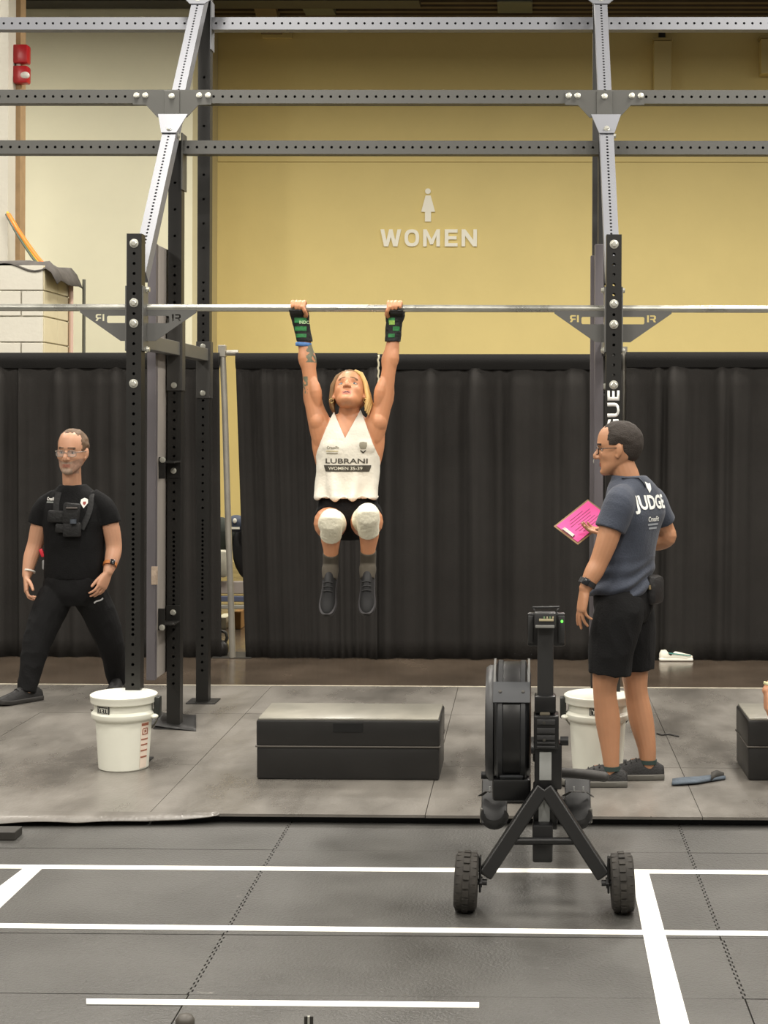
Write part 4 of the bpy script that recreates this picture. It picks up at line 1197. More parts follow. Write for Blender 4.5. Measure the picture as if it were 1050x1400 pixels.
def paint(me, M, rules):
    """assign material slots to faces by a test in head-local space"""
    Mi = M.inverted()
    for p in me.polygons:
        q = Mi @ p.center
        for slot, fn in rules:
            if fn(q): p.material_index = slot; break
def is_lip(q): return abs(q.x) < .022 and q.y > .070 and -.0705 < q.z < -.0510
def is_brow(q): return .011 < abs(q.x) < .047 and q.y > .052 and .026 + (.004 if abs(q.x) < .035 else 0) < q.z < .0385
def hair_cap(keep, thick=.010, scale=1.0, seed=1, ns=84, ms=60, rough=.004):
    c = V((0, -.016, .040)); r = V((.077, .098, .087)) * scale
    vs = []; fs = []
    for i in range(ms + 1):
        a = PI * i / ms
        for j in range(ns):
            b = 2 * PI * j / ns
            d = V((math.sin(a) * math.cos(b), math.sin(a) * math.sin(b), math.cos(a)))
            vs.append(c + V((r.x * d.x, r.y * d.y, r.z * d.z * (1 if d.z > 0 else 1.25))))
    for i in range(ms):
        for j in range(ns):
            k = (j + 1) % ns
            f = (i * ns + j, (i + 1) * ns + j, (i + 1) * ns + k, i * ns + k)
            ctr = sum((vs[x] for x in f), V()) / 4
            if keep(ctr): fs.append(f)
    used = sorted({x for f in fs for x in f}); idx = {x: i for i, x in enumerate(used)}
    inner = [vs[x] for x in used]
    outer = []
    edge = {}; adj = {}
    for f in fs:
        for a, b in zip(f, f[1:] + f[:1]):
            edge[(min(a, b), max(a, b))] = edge.get((min(a, b), max(a, b)), 0) + 1; adj.setdefault(a, set()).add(b); adj.setdefault(b, set()).add(a)
    dist = {x: 0 for k_, c_ in edge.items() if c_ == 1 for x in k_ if 0 < vs[x].z or True}
    dist = {x: 0 for x in dist if vs[x].z < .12}
    fr_ = list(dist)
    while fr_:
        nx_ = []
        for x in fr_:
            for y in adj[x]:
                if y not in dist: dist[y] = dist[x] + 1; nx_.append(y)
        fr_ = nx_
    tap = {x: min(1, (d_ + .4) / 6) for x, d_ in dist.items()}
    for x in used:
        p = vs[x]; n = (p - c); n = V((n.x / r.x ** 2, n.y / r.y ** 2, n.z / r.z ** 2)).normalized()
        outer.append(p + n * (thick * tap.get(x, 1) + rough * noise.noise(p * 60 + V((seed, 0, 0)))))
    m = len(used); g = Geo()
    F = [tuple(idx[x] + m for x in f) for f in fs] + [tuple(idx[x] for x in reversed(f)) for f in fs]
    from collections import Counter
    cnt = {}
    for f in fs:
        for a, b in zip(f, f[1:] + f[:1]):
            if a == b: continue
            key = (min(a, b), max(a, b)); cnt.setdefault(key, []).append((a, b))
    for key, l in cnt.items():
        if len(l) == 1:
            a, b = l[0]; F.append((idx[a], idx[b], idx[b] + m, idx[a] + m))
    g.add(inner + outer, F)
    return g
def hand(g, wrist, d, n, t, curl=(15, 25, 20), sc=1.0, spread=.0, thumb=(.55, .65, .35), fl=(1, 1, 1, 1), per=None, wr=.027):
    """palm + five fingers; d = finger direction, n = palm normal, t = towards the thumb"""
    d = V(d).normalized(); n = V(n); n = (n - d * n.dot(d)).normalized(); t0 = V(t); t = (t0 - d * t0.dot(d) - n * t0.dot(n)).normalized()
    w = V(wrist)
    rings = []
    for u, rx, ry in ((-.02, wr, wr * .8), (.0, .029, .020), (.025, .036, .018), (.055, .041, .0155), (.082, .041, .013), (.092, .036, .009)):
        rings.append(g.ering(w + d * (u * sc), t, n, rx * sc, ry * sc, 18, 2.6))
    g.loft(rings)
    L = (.070, .078, .073, .058)
    for i in range(4):
        off = (.030, .0105, -.010, -.029)[i]
        base = w + d * ((.082, .088, .085, .076)[i] * sc) + t * (off * sc)
        ang = spread * (1.5 - i) / 1.5
        dd = (d * math.cos(ang) + t * math.sin(ang)).normalized()
        p = base; pts = [(base - dd * .02, .0085 * sc), (p, .0088 * sc)]; acc = 0
        cc = per[i] if per else curl
        for k, fr in enumerate((.45, .30, .25)):
            acc += math.radians(cc[k])
            v = dd * math.cos(acc) + n * math.sin(acc)
            p = p + v * (L[i] * fl[i] * fr * sc * 1.05); pts.append((p, (.0082, .0076, .0066)[k] * sc * (1 if i < 3 else .9)))
        g.tube([q for q, r in pts], [r for q, r in pts], 10, round_ends=True)
    td = (d * thumb[0] + t * thumb[1] + n * thumb[2]).normalized()
    b0 = w + d * (.018 * sc) + t * (.022 * sc) + n * .004
    b1 = b0 + td * (.040 * sc); td2 = (td * .8 + d * .5 + n * .1).normalized(); b2 = b1 + td2 * (.030 * sc); b3 = b2 + (td2 + d * .3).normalized() * (.022 * sc)
    g.tube([b0, b1, b2, b3], [.015 * sc, .0115 * sc, .010 * sc, .0085 * sc], 10, round_ends=True)
def shoe(parent, heel, d, L, m_up, m_sole, m_lace, hgt=.075, name='shoe', up=V((0, 0, 1)), ankle_open=True):
    """heel = point on the sole under the heel; d = toe direction"""
    d = V(d).normalized(); upv = (V(up) - d * V(up).dot(d)).normalized(); lat = d.cross(upv)
    heel = V(heel)
    prof = [(-.02, .030, .045), (.02, .036, .068), (.07, .040, .078), (.12, .040, .076), (.17, .044, .058), (.21, .048, .046), (.25, .045, .038), (.28, .034, .030), (.292, .018, .022)]
    k = L / .30
    g = Geo(); rings = []
    for u, w, h in cat_path(prof, 3):
        c = heel + d * (u * k) + upv * .012
        ring = []
        for j in range(24):
            a = 2 * PI * j / 24; ca, sa = math.cos(a), math.sin(a)
            z = h * hgt / .075 * (sa if sa > 0 else sa * .12)
            ww = w * (abs(ca) ** .75) * math.copysign(1, ca) * (1 - .12 * max(0, sa))
            ring.append(c + lat * ww * k + upv * z)
        rings.append(ring)
    g.loft(rings); s = g.build(name, m_up, parent, smooth=True)
    g = Geo(); rings = []
    for u, w, h in cat_path(prof, 3):
        c = heel + d * (u * k); w2 = w + .005
        rise = .010 * max(0, (u - .22) / .07)
        rings.append([c + lat * a * k + upv * (z + rise) for a, z in ((-w2 * .92, .0), (w2 * .92, .0), (w2, .008), (w2, .022), (w2 * .9, .027), (-w2 * .9, .027), (-w2, .022), (-w2, .008))])
    g.loft(rings); g.build('sole', m_sole, s, smooth=A40)
    for q in (.11, .135, .16):
        c = heel + d * (q * k) + upv * (.012 + .075 * hgt / .075 * (1.02 - (q - .11) * 3.6))
        g = Geo(); g.tube([c - lat * .022 - upv * .006, c + upv * .003, c + lat * .022 - upv * .006], .0032, 8, round_ends=True); g.build('lace', m_lace, s, smooth=True)
    return s
def folds(amp, scale, axis=V((1, 1, 1))):
    def fn(p, n):
        q = V((p.x * axis.x, p.y * axis.y, p.z * axis.z))
        v = noise.noise(q * scale); r = 1 - abs(noise.noise(q * scale * 1.7 + V((5, 2, 1)))) * 2
        return amp * (.6 * v + .4 * r - .2)
    return fn
def print_on(parent, shirt, text, center, w, h, right, up, direction, m_, name='print', bold=.02, off=.003):
    me = text_fit(text, w, h, 0, bold, sub=2)
    right, up = V(right).normalized(), V(up).normalized()
    xform(me, basis(right, up, right.cross(up), center))
    wrap(me, shirt, direction, off)
    return put(name, me, m_, parent)
def patch_on(parent, shirt, poly, center, right, up, direction, m_, name='print', off=.0025, grid=14):
    """a flat printed shape draped on cloth (poly in metres around center)"""
    bm = bmesh.new(); vs = [bm.verts.new((p[0], p[1], 0)) for p in poly]; bm.faces.new(vs)
    bmesh.ops.triangulate(bm, faces=bm.faces)
    for _ in range(3):
        es = [e for e in bm.edges if e.calc_length() > .012]
        if es: bmesh.ops.subdivide_edges(bm, edges=es, cuts=1); bmesh.ops.triangulate(bm, faces=bm.faces)
    me = bpy.data.meshes.new(name); bm.to_mesh(me); bm.free()
    right, up = V(right).normalized(), V(up).normalized()
    xform(me, basis(right, up, right.cross(up), center)); wrap(me, shirt, direction, off)
    return put(name, me, m_, parent)
def rect(w, h): return [(-w / 2, -h / 2), (w / 2, -h / 2), (w / 2, h / 2), (-w / 2, h / 2)]
def glasses(parent, M, m_frame, m_lens):
    g = Geo()
    for s in (-1, 1):
        pts = [V((s * .033 + .024 * math.copysign(abs(math.cos(a)) ** .7, math.cos(a)), .094 - .010 * abs(math.cos(a)), .004 + .017 * math.copysign(abs(math.sin(a)) ** .7, math.sin(a)))) for a in [2 * PI * k / 20 for k in range(20)]]
        g.tube(pts, .0021, 6, closed=True)
        g.tube([(s * .057, .088, .012), (s * .075, .05, .014), (s * .082, .0, .014), (s * .080, -.015, .005)], .0022, 6)
    g.tube([(-.010, .1, .008), (0, .100, .010), (.010, .1, .008)], .002, 6)
    g.v = [M @ p for p in g.v]
    o = g.build('glasses', m_frame, parent, smooth=True)
    for s in (-1, 1):
        l = Geo(); l.ell((s * .033, .0895, .004), (.023, .0012, .016)); l.v = [M @ p for p in l.v]
        l.build('lens', m_lens, o, smooth=True)
    return o
def watch(parent, c, axis, r, m_band, m_face, face_dir, name='watch', w=.011):
    g = Geo(); g.lathe([(r, -w), (r + .003, -w), (r + .003, w), (r, w)], c, axis, n=24, cap=False)
    b = g.build(name, m_band, parent, smooth=A40)
    fd = V(face_dir); a = V(axis).normalized(); fd = (fd - a * fd.dot(a)).normalized()
    M = Matrix((a, fd.cross(a) * -1, fd)).transposed()
    Geo().box(V(c) + fd * (r + .006), (.034, .032, .011), M, bev=.004).build('watch_case', m_face, b, smooth=A40)
    return b
def cut(me, plane_co, plane_no):
    bm = bmesh.new(); bm.from_mesh(me)
    bmesh.ops.bisect_plane(bm, geom=bm.verts[:] + bm.edges[:] + bm.faces[:], plane_co=plane_co, plane_no=plane_no)
    bm.to_mesh(me); bm.free()
def drop(me, test):
    bm = bmesh.new(); bm.from_mesh(me)
    bmesh.ops.delete(bm, geom=[f for f in bm.faces if test(f.calc_center_median())], context='FACES')
    bm.to_mesh(me); bm.free()
VX = .0036
M_BLACKCLOTH = mat('cloth_black', (17, 17, 18), .9, bump=.3, bscale=120, spec=.25)
M_SHOEBLK = mat('shoe_black', (26, 25, 25), .6, bump=.3, bscale=150)
M_SOLEGR = mat('shoe_sole_grey', (92, 90, 84), .7)
M_LACE = mat('lace_black', (26, 26, 26), .8)

# ---------------------------------------------------------------- the athlete on the bar
def athlete():
    skin = mat('skin_athlete', (200, 140, 102), .45, var=.08, vscale=9, sss=.08)
    Yb = YF + .062
    t = thing('person', 'woman in white tank top hanging from the pull-up bar with knees raised', 'person', P(476, 690, Yb))
    g = Geo()
    lat, fwd = V((1, 0, 0)), V((0, -1, 0))
    Yc = Yb + .03
    torso(g, [(P(476, 728, Yc - .03), .075, .06), (P(476, 712, Yc - .03), .135, .095), (P(476, 690, Yc - .02), .148, .10), (P(476, 662, Yc - .01), .128, .085), (P(476, 635, Yc), .146, .095),
              (P(476, 610, Yc + .005), .158, .105), (P(476, 590, Yc + .01), .150, .092), (P(476, 575, Yc + .015), .105, .07), (P(477, 566, Yc + .015), .066, .055)], lat, fwd)
    limb(g, [(P(477, 585, Yc + .02), .062), (P(477, 568, Yc + .01), .055), (P(478, 553, Yc - .005), .052), (P(478, 540, Yc - .01), .055)])
    arms = {-1: [(441, 600), (438, 582), (431, 560), (426, 535), (423, 510), (420, 490), (416.5, 470), (413, 452)],
            1: [(509, 600), (513, 582), (521, 560), (527, 535), (531, 510), (534, 490), (537, 470), (538, 452)]}
    rad = [.056, .060, .049, .043, .0365, .041, .034, .029]
    for s in (-1, 1):
        ys_ = [Yc, Yc, Yc, Yc - .0, Yc - .005, Yc, Yc + .005, Yb + .04]
        limb(g, [(P(x, y, yy), r) for (x, y), r, yy in zip(arms[s], rad, ys_)])
        def mid(i, u=.5): return P(arms[s][i][0] * (1 - u) + arms[s][i + 1][0] * u, arms[s][i][1] * (1 - u) + arms[s][i + 1][1] * u, Yc)
        AR_ = lambda a, b, w_, dx, dy, r0, r1: limb(g, [(P(a[0], a[1], Yc) + V((dx, dy, 0)), r0 * .55), ((P(a[0], a[1], Yc) + P(b[0], b[1], Yc)) / 2 + V((dx * 1.25, dy * 1.1, 0)), r1), (P(b[0], b[1], Yc) + V((dx * .5, dy * .5, 0)), r0 * .5)])
        AR_(arms[s][2], arms[s][4], 0, s * -.016, -.024, .03, .032)      # biceps
        AR_(arms[s][1], arms[s][4], 0, s * .020, .010, .03, .036)        # triceps
        AR_(arms[s][4], arms[s][6], 0, s * .010, -.010, .03, .033)       # forearm
        AR_(arms[s][4], arms[s][6], 0, s * -.014, .004, .03, .030)
        # lat sweeping from the armpit into the ribs, and deltoid cap
        limb(g, [(P(476 + s * 37, 585, Yc + .01), .05), (P(476 + s * 36, 612, Yc + .01), .05), (P(476 + s * 29, 645, Yc + .01), .045)])
        g.ell(P(476 + s * 41, 577, Yc - .012), (.047, .055, .058))
        limb(g, [(P(476 + s * 16, 584, Yc + .0), .04), (P(476 + s * 36, 582, Yc + .0), .045)])
        # pectoral
        g.ell(P(476 + s * 17, 612, Yc - .06), (.07, .045, .055))
    hx = {-1: 408.5, 1: 539.5}
    zbar = P(500, 421, Yb).z
    for s in (-1, 1):
        c = V((P(hx[s], 421, Yb).x, Yb, zbar + .0015))
        w = P(arms[s][-1][0], 450, Yb + .035)
        # palm behind and under the bar
        rings = []
        k = c + V((0, .032, -.004))
        for u, rx, ry in ((0, .028, .022), (.35, .036, .021), (.7, .042, .018), (1.0, .043, .014)):
            rings.append(g.ering(w.lerp(k, u), V((1, 0, 0)), V((0, 1, 0)), rx, ry, 18, 2.5))
        g.loft(rings)
        for i in range(4):
            fx = -s * (-.030 + .0202 * i)      # from index (inner) to little finger (outer)
            ln = (1, 1, .97, .9)[i]
            R_ = .0305
            pts = []
            for a in (15, 55, 95, 135, 170, 200 * ln):
                a = math.radians(a)
                pts.append(c + V((-s * (.030 - .0202 * i) * -1 * -1, math.cos(a) * R_, math.sin(a) * R_)))
            g.tube(pts, [.0105, .0105, .010, .0098, .009, .0078], 10, round_ends=True)
        b = c + V((-s * .030, .02, -.045))
        g.tube([b, c + V((-s * .040, -.012, -.036)), c + V((-s * .034, -.034, -.018)), c + V((-s * .024, -.037, .0))], [.015, .012, .0105, .0085], 10, round_ends=True)
    # legs: thighs come forward, shins hang down and back
    kn = {-1: P(453, 712, Yc - .36), 1: P(503, 704, Yc - .37)}
    hp = {-1: P(456, 704, Yc - .02), 1: P(496, 704, Yc - .02)}
    an = {-1: P(452, 771, Yc - .22), 1: P(503, 770, Yc - .22)}
    legs = {}
    for s in (-1, 1):
        o_ = V((s * .02, 0, 0))
        limb(g, [(hp[s] + V((0, .04, .0)), .088), (hp[s].lerp(kn[s], .25) + o_ * .7 + V((0, 0, -.035)), .084), (hp[s].lerp(kn[s], .55) + V((0, 0, -.03)), .072), (hp[s].lerp(kn[s], .85) + V((0, 0, -.01)), .056), (kn[s], .051),
                 (kn[s].lerp(an[s], .18) + V((0, .005, 0)), .050), (kn[s].lerp(an[s], .40) + V((s * .004, .02, 0)), .050), (kn[s].lerp(an[s], .7) + V((0, .008, 0)), .038), (an[s], .033)])
        ft = V((s * .02, -.50, -.86)).normalized()
        g.tube([an[s], an[s] + V((0, -.01, -.025)), an[s] + V((0, -.01, -.025)) + ft * .05], [.032, .032, .02], 12, round_ends=True)
        g.ell(hp[s] + V((0, .09, -.03)), (.085, .07, .09))
    # head, tilted back
    tilt = math.radians(41)
    hf = V((-.03, -math.cos(tilt), math.sin(tilt))).normalized(); hu = V((0, math.sin(tilt), math.cos(tilt))); hr = hf.cross(hu).normalized(); hu = hr.cross(hf)
    HM = basis(hr * 1.06, hf * .98, hu * 1.0, P(477.5, 538.5, Yc - .025))
    merge(g, head_geo(.92, .97), HM)
    me = remesh_geo(g, VX, 4); carve(me, HM)
    for m_ in (skin, mat('lip_rose', (178, 106, 88), .45), mat('brow_brown', (112, 84, 58), .8), mat('tattoo_ink', (112, 112, 92), .55, var=.4, vscale=40), mat('mouth_dark', (70, 34, 30), .6)): me.materials.append(m_)
    ta = P(430, 485, Yc)
    def tat(p): 
        q = p
        return q.z > 1.9 and q.x < P(450, 480, Yc).x and False
    paint(me, HM, [(4, lambda q: abs(q.x) < .015 and q.y > .072 and -.0635 < q.z < -.0575), (1, is_lip), (2, is_brow)])
    t0, t1 = P(421, 470, Yc), P(437, 496, Yc); u0, u1 = P(415, 515, Yc), P(422, 538, Yc)
    for p in me.polygons:
        c = p.center
        if c.y < Yc + .01:
            if t0.x + .004 * math.sin(c.z * 200) < c.x < t1.x and t1.z < c.z < t0.z and noise.noise(c * 45) > -.25: p.material_index = 3
            elif u0.x < c.x < u1.x and u1.z < c.z < u0.z and noise.noise(c * 60) > .0: p.material_index = 3
    put('body', me, None, t)
    body_me = me
    eyes(t, HM, (70, 90, 96))
    # teeth showing in the open mouth
    # hair: pale blonde, swept back with locks hanging at the image right
    mh = mat('hair_blonde', (206, 170, 104), .5, var=.35, vscale=30, stretch=(1, 1, .2)); mh2 = mat('hair_root_shade', (128, 98, 62), .6, var=.3, vscale=30)
    hc = hair_cap(lambda q: (q.z > .070 or q.y < .012) and not (q.y > .03 and q.z < .070) and not (q.y > -.03 and q.z < .02 and abs(q.x) > .04) and not (q.z < -.02 and q.y > -.06), .012, 1.02, 3)
    hc.v = [HM @ p for p in hc.v]; hair = hc.build('hair', mh2, t, smooth=True)
    for i in range(9):
        a = i / 8
        p0 = HM @ V((-.03 - .02 * a, .062 - .07 * a, .102 - .02 * a)); p1 = HM @ V((-.078 - .004 * a, .035 - .06 * a, .045)); p2 = HM @ V((-.092 - .012 * a, .0 - .05 * a, -.03)); p3 = HM @ V((-.080 - .014 * a, -.02 - .04 * a, -.075 - .02 * math.sin(i * 2)))
        lk = Geo(); lk.tube([p0, p0.lerp(p1, .5) + (p0 - HM.translation) * .12, p1, p2, p3], [.008, .012, .013, .012, .005], 8, round_ends=True); lk.build('hair_lock', mh, hair, smooth=True)
    for i in range(7):  # image-left locks: shade behind them put into their dark root colour
        a = i / 6
        p0 = HM @ V((.03 + .02 * a, .058 - .07 * a, .098 - .02 * a)); p1 = HM @ V((.079, .02 - .06 * a, .04)); p2 = HM @ V((.088, -.02 - .05 * a, -.03)); p3 = HM @ V((.075, -.04 - .04 * a, -.07))
        lk = Geo(); lk.tube([p0, p0.lerp(p1, .5) + (p0 - HM.translation) * .10, p1, p2, p3], [.008, .013, .015, .013, .005], 8, round_ends=True); lk.build('hair_lock', mh2, hair, smooth=True)
    for s in (-1, 1):
        c = HM @ V((s * .083, .0, -.046)); g = Geo(); g.tube([c + V((.011 * math.cos(a), .002, .011 * math.sin(a))) for a in [2 * PI * k / 14 for k in range(14)]], .0016, 6, closed=True); g.build('earring', mat('gold', (220, 196, 130), .25, metal=.8), t, smooth=True)
    # tank top
    g = Geo()
    torso(g, [(P(475, 681, Yc - .03), .168, .125), (P(475, 668, Yc - .02), .162, .120), (P(475.5, 650, Yc - .01), .160, .116), (P(476, 632, Yc - .005), .164, .118), (P(476, 612, Yc), .166, .122),
              (P(476, 592, Yc + .008), .160, .106), (P(476, 578, Yc + .012), .130, .084), (P(476, 568, Yc + .015), .100, .07), (P(476, 560, Yc + .015), .08, .062)], lat, fwd)
    for s in (-1, 1): g.ell(P(476 + s * 17, 612, Yc - .062), (.078, .056, .062))
    sm = remesh_geo(g, .005, 4)
    def pln(a, b):
        A = P(a[0], a[1], Yc); B = P(b[0], b[1], Yc); d = (B - A); n = V((d.z, 0, -d.x)).normalized(); return A, n
    lines = {}
    for nm, a, b in (('al', (457, 563), (433, 624)), ('ar', (495, 563), (519, 624)), ('vl', (459, 566), (475, 599)), ('vr', (491, 566), (475, 599)), ('hl', (430, 684), (475, 685.5)), ('hr', (475, 685.5), (521, 681.5)), ('bl', (466, 570), (484, 570))):
        A, n = pln(a, b); lines[nm] = (A, n); cut(sm, A, n)
    def sd(nm, p): A, n = lines[nm]; return (p - A).dot(n)
    cen = P(476, 650, Yc)
    ref = {k: math.copysign(1, sd(k, cen)) for k in lines}
    topz = P(476, 566, Yc).z; botz = P(476, 624, Yc).z; hem = P(476, 679, Yc).z
    drop(sm, lambda p: (p.z > botz and (sd('al', p) * ref['al'] < 0 or sd('ar', p) * ref['ar'] < 0)) or (p.y < Yc + .02 and sd('vl', p) * ref['vl'] < 0 and sd('vr', p) * ref['vr'] < 0) or p.z > topz + .02 or (p.y >= Yc + .02 and p.z > P(476, 572, Yc).z) or p.z < hem - .006)
    def tank_fold(p, n):
        low = max(0, (botz - p.z) / (botz - hem))
        return low * .019 * (math.sin(p.x * 70 + 2.2 * noise.noise(p * 6)) * .6 + .5 * noise.noise(V((p.x * 14, p.y * 14, p.z * 5)))) + .002 * noise.noise(p * 25)
    displace(sm, tank_fold)
    white = mat('tank_white', (222, 217, 203), .8, bump=.25, bscale=90)
    wrap_me = sm.copy()
    tank = put('tank_top', sm, white, t); tank.modifiers.new('t', 'SOLIDIFY').thickness = .003
    ink = mat('print_dark', (66, 62, 52), .7); pale = mat('print_pale', (214, 210, 192), .7); ink2 = mat('print_grey', (136, 130, 112), .7)
    D = (0, 1, 0); R_, U_ = (1, 0, 0), (0, 0, 1)
    yp = Yc - .15
    def mm(px): return px / S(yp)
    print_on(tank, wrap_me, 'LUBRANI', P(472.5, 630.5, yp), mm(58), mm(6.8), R_, U_, D, ink, 'name_print', .012)
    patch_on(tank, wrap_me, [(-mm(30), -mm(4.6)), (mm(30), -mm(4.6)), (mm(32.5), mm(2)), (mm(32.5), mm(4.2)), (-mm(32.5), mm(4.2)), (-mm(32), mm(1))], P(473.5, 640.5, yp), R_, U_, D, ink, 'division_bar', .0025)
    print_on(tank, wrap_me, 'WOMEN 35-39', P(471, 640.6, yp), mm(47), mm(4.4), R_, U_, D, pale, 'division_print', .01, .0045)
    print_on(tank, wrap_me, 'CrossFit', P(454, 612, yp), mm(17), mm(4), R_, U_, D, ink2, 'chest_print', .02)
    patch_on(tank, wrap_me, rect(mm(17), mm(1.2)), P(453, 617, yp), R_, U_, D, mat('print_gold', (190, 176, 130), .7), 'chest_print_line')
    patch_on(tank, wrap_me, rect(mm(16), mm(1.6)), P(453, 620, yp), R_, U_, D, ink2, 'chest_print_line')
    e = mm(1)
    patch_on(tank, wrap_me, [(-5 * e, 7 * e), (-5.2 * e, 2 * e), (-3.6 * e, -2 * e), (-3 * e, 3 * e), (3 * e, 3 * e), (3.6 * e, -2 * e), (5.2 * e, 2 * e), (5 * e, 7 * e), (0, 8 * e)], P(495.5, 612, yp), R_, U_, D, ink2, 'emblem_print')
    patch_on(tank, wrap_me, [(-4 * e, -3 * e), (0, -6 * e), (4 * e, -3 * e), (3.6 * e, -5 * e), (0, -8.5 * e), (-3.6 * e, -5 * e)], P(495.5, 612, yp), R_, U_, D, ink, 'emblem_print')
    # briefs
    g = Geo()
    torso(g, [(P(476, 738, Yc - .02), .06, .06), (P(476, 728, Yc - .03), .085, .075), (P(476, 712, Yc - .03), .142, .105), (P(476, 690, Yc - .02), .154, .108), (P(476, 672, Yc - .015), .142, .098)], lat, fwd)
    for s in (-1, 1):
        g.ell(hp[s] + V((0, .09, -.03)), (.092, .078, .098))
        limb(g, [(hp[s] + V((0, .04, 0)), .096), (hp[s].lerp(kn[s], .22) + V((s * .012, 0, -.03)), .091)], ends=False)
    put('briefs', remesh_geo(g, .005, 3), M_BLACKCLOTH, t)
    # white knee sleeves
    ks = mat('knee_sleeve_white', (222, 217, 196), .75, bump=.5, bscale=70, var=.05, vscale=14)
    for s in (-1, 1):
        g = Geo()
        limb(g, [(hp[s].lerp(kn[s], .60) + V((0, 0, -.026)), .072), (hp[s].lerp(kn[s], .85) + V((0, 0, -.008)), .062), (kn[s] + V((0, -.004, 0)), .058), (kn[s].lerp(an[s], .20) + V((0, .004, 0)), .0545), (kn[s].lerp(an[s], .37) + V((s * .003, .014, 0)), .0535)], 24, ends=False)
        mk = remesh_geo(g, .004, 18); displace(mk, folds(.0014, 26)); put('knee_sleeve', mk, ks, t)
        ft = V((s * .02, -.50, -.86)).normalized()
        sk = Geo(); limb(sk, [(kn[s].lerp(an[s], .74) + V((0, .006, 0)), .041), (an[s], .039), (an[s] + V((0, -.012, -.03)), .043), (an[s] + V((0, -.03, -.075)), .036)], ends=False); put('sock', remesh_geo(sk, .004, 2), mat('sock_dark', (74, 68, 58), .9), t)
        shoe(t, an[s] + V((0, .030, -.045)), ft, .25, mat('shoe_jet', (12, 12, 14), .7), mat('sole_black', (40, 38, 40), .7), M_LACE, .07, 'shoe', V((0, -.86, .5)))
    # grips and wrist wraps
    gb = mat('grip_black', (24, 25, 24), .7, bump=.3, bscale=90); gg = mat('wrap_green', (46, 122, 66), .7, var=.5, vscale=45); gy = mat('wrap_lime', (150, 190, 90), .7, var=.3, vscale=60)
    for s in (-1, 1):
        c = V((P(hx[s], 421, Yb).x, Yb, zbar)); w = P(arms[s][-1][0], 450, Yb + .035)
        g = Geo(); rings = []
        kk = c + V((s * .004, .026, -.010))
        w2 = P(arms[s][-2][0] + (0.5 if s < 0 else 0), 467, Yc + .004)
        for p, rx, ry in ((w2, .041, .039), (w2.lerp(w, .5), .041, .038), (w, .042, .036), (w.lerp(kk, .35), .044, .034), (w.lerp(kk, .7), .050, .032), (kk, .049, .03)):
            rings.append(g.ering(p, V((1, 0, 0)), V((0, 1, 0)), rx, ry, 20, 2.3))
        g.loft(rings)
        # leather flap folded round the front of the bar
        fp = []
        for a in (-70, -20, 30, 80, 120):
            a = math.radians(a); fp.append(g.ering(c + V((s * .010, -math.cos(a) * .036 * -1 if False else 0, 0)), V((0, 0, 0)), V((0, 0, 0)), 0, 0, 3))
        g2 = Geo(); rr = []
        for a in (200, 230, 262, 300, 335):
            a = math.radians(a); d = V((0, math.cos(a), math.sin(a)))
            rr.append([c + V((s * .012 - .034, 0, 0)) + d * .030, c + V((s * .012 + .034, 0, 0)) + d * .030, c + V((s * .012 + .034, 0, 0)) + d * .042, c + V((s * .012 - .034, 0, 0)) + d * .042])
        g2.loft(rr); g.add(g2.v, g2.f)
        gm = remesh_geo(g, .0035, 2); displace(gm, folds(.004, 40))
        gl = put('grip', gm, gb, t)
        # printed green bands on the wrap
        for (py0, py1, ox, m_) in ((434, 441, 0, gg), (446, 452, 0, gg), (456, 461, .006, gg)):
            ww = P(410 if s < 0 else 538, (py0 + py1) / 2, Yb - .02); hh = (py1 - py0) / S(Yb)
            patch_on(gl, gm, rect(.062 if s < 0 else .034, hh), ww + V((0 if s < 0 else (-.012 if py0 != 446 else .012), -.1, 0)), R_, U_, D, m_, 'green_print', .002)
        if s < 0: print_on(gl, gm, 'INDO', P(411.5, 438.5, Yb - .12), .05, .017, R_, U_, D, mat('wrap_text', (196, 224, 176), .6), 'wrap_print', .02, .003)
        else: patch_on(gl, gm, rect(.03, .022), P(533, 439, Yb - .12), R_, U_, D, gy, 'green_print', .003)
    p = P(415, 471, Yc + .004)
    g = Geo(); g.lathe([(.034, -.010), (.041, -.009), (.042, 0), (.040, .010), (.034, .011)], p, V((.06, 0, 1)), n=24, cap=False); g.build('wristband', mat('band_blue', (86, 130, 190), .7, var=.3, vscale=50), t, smooth=True)
athlete()

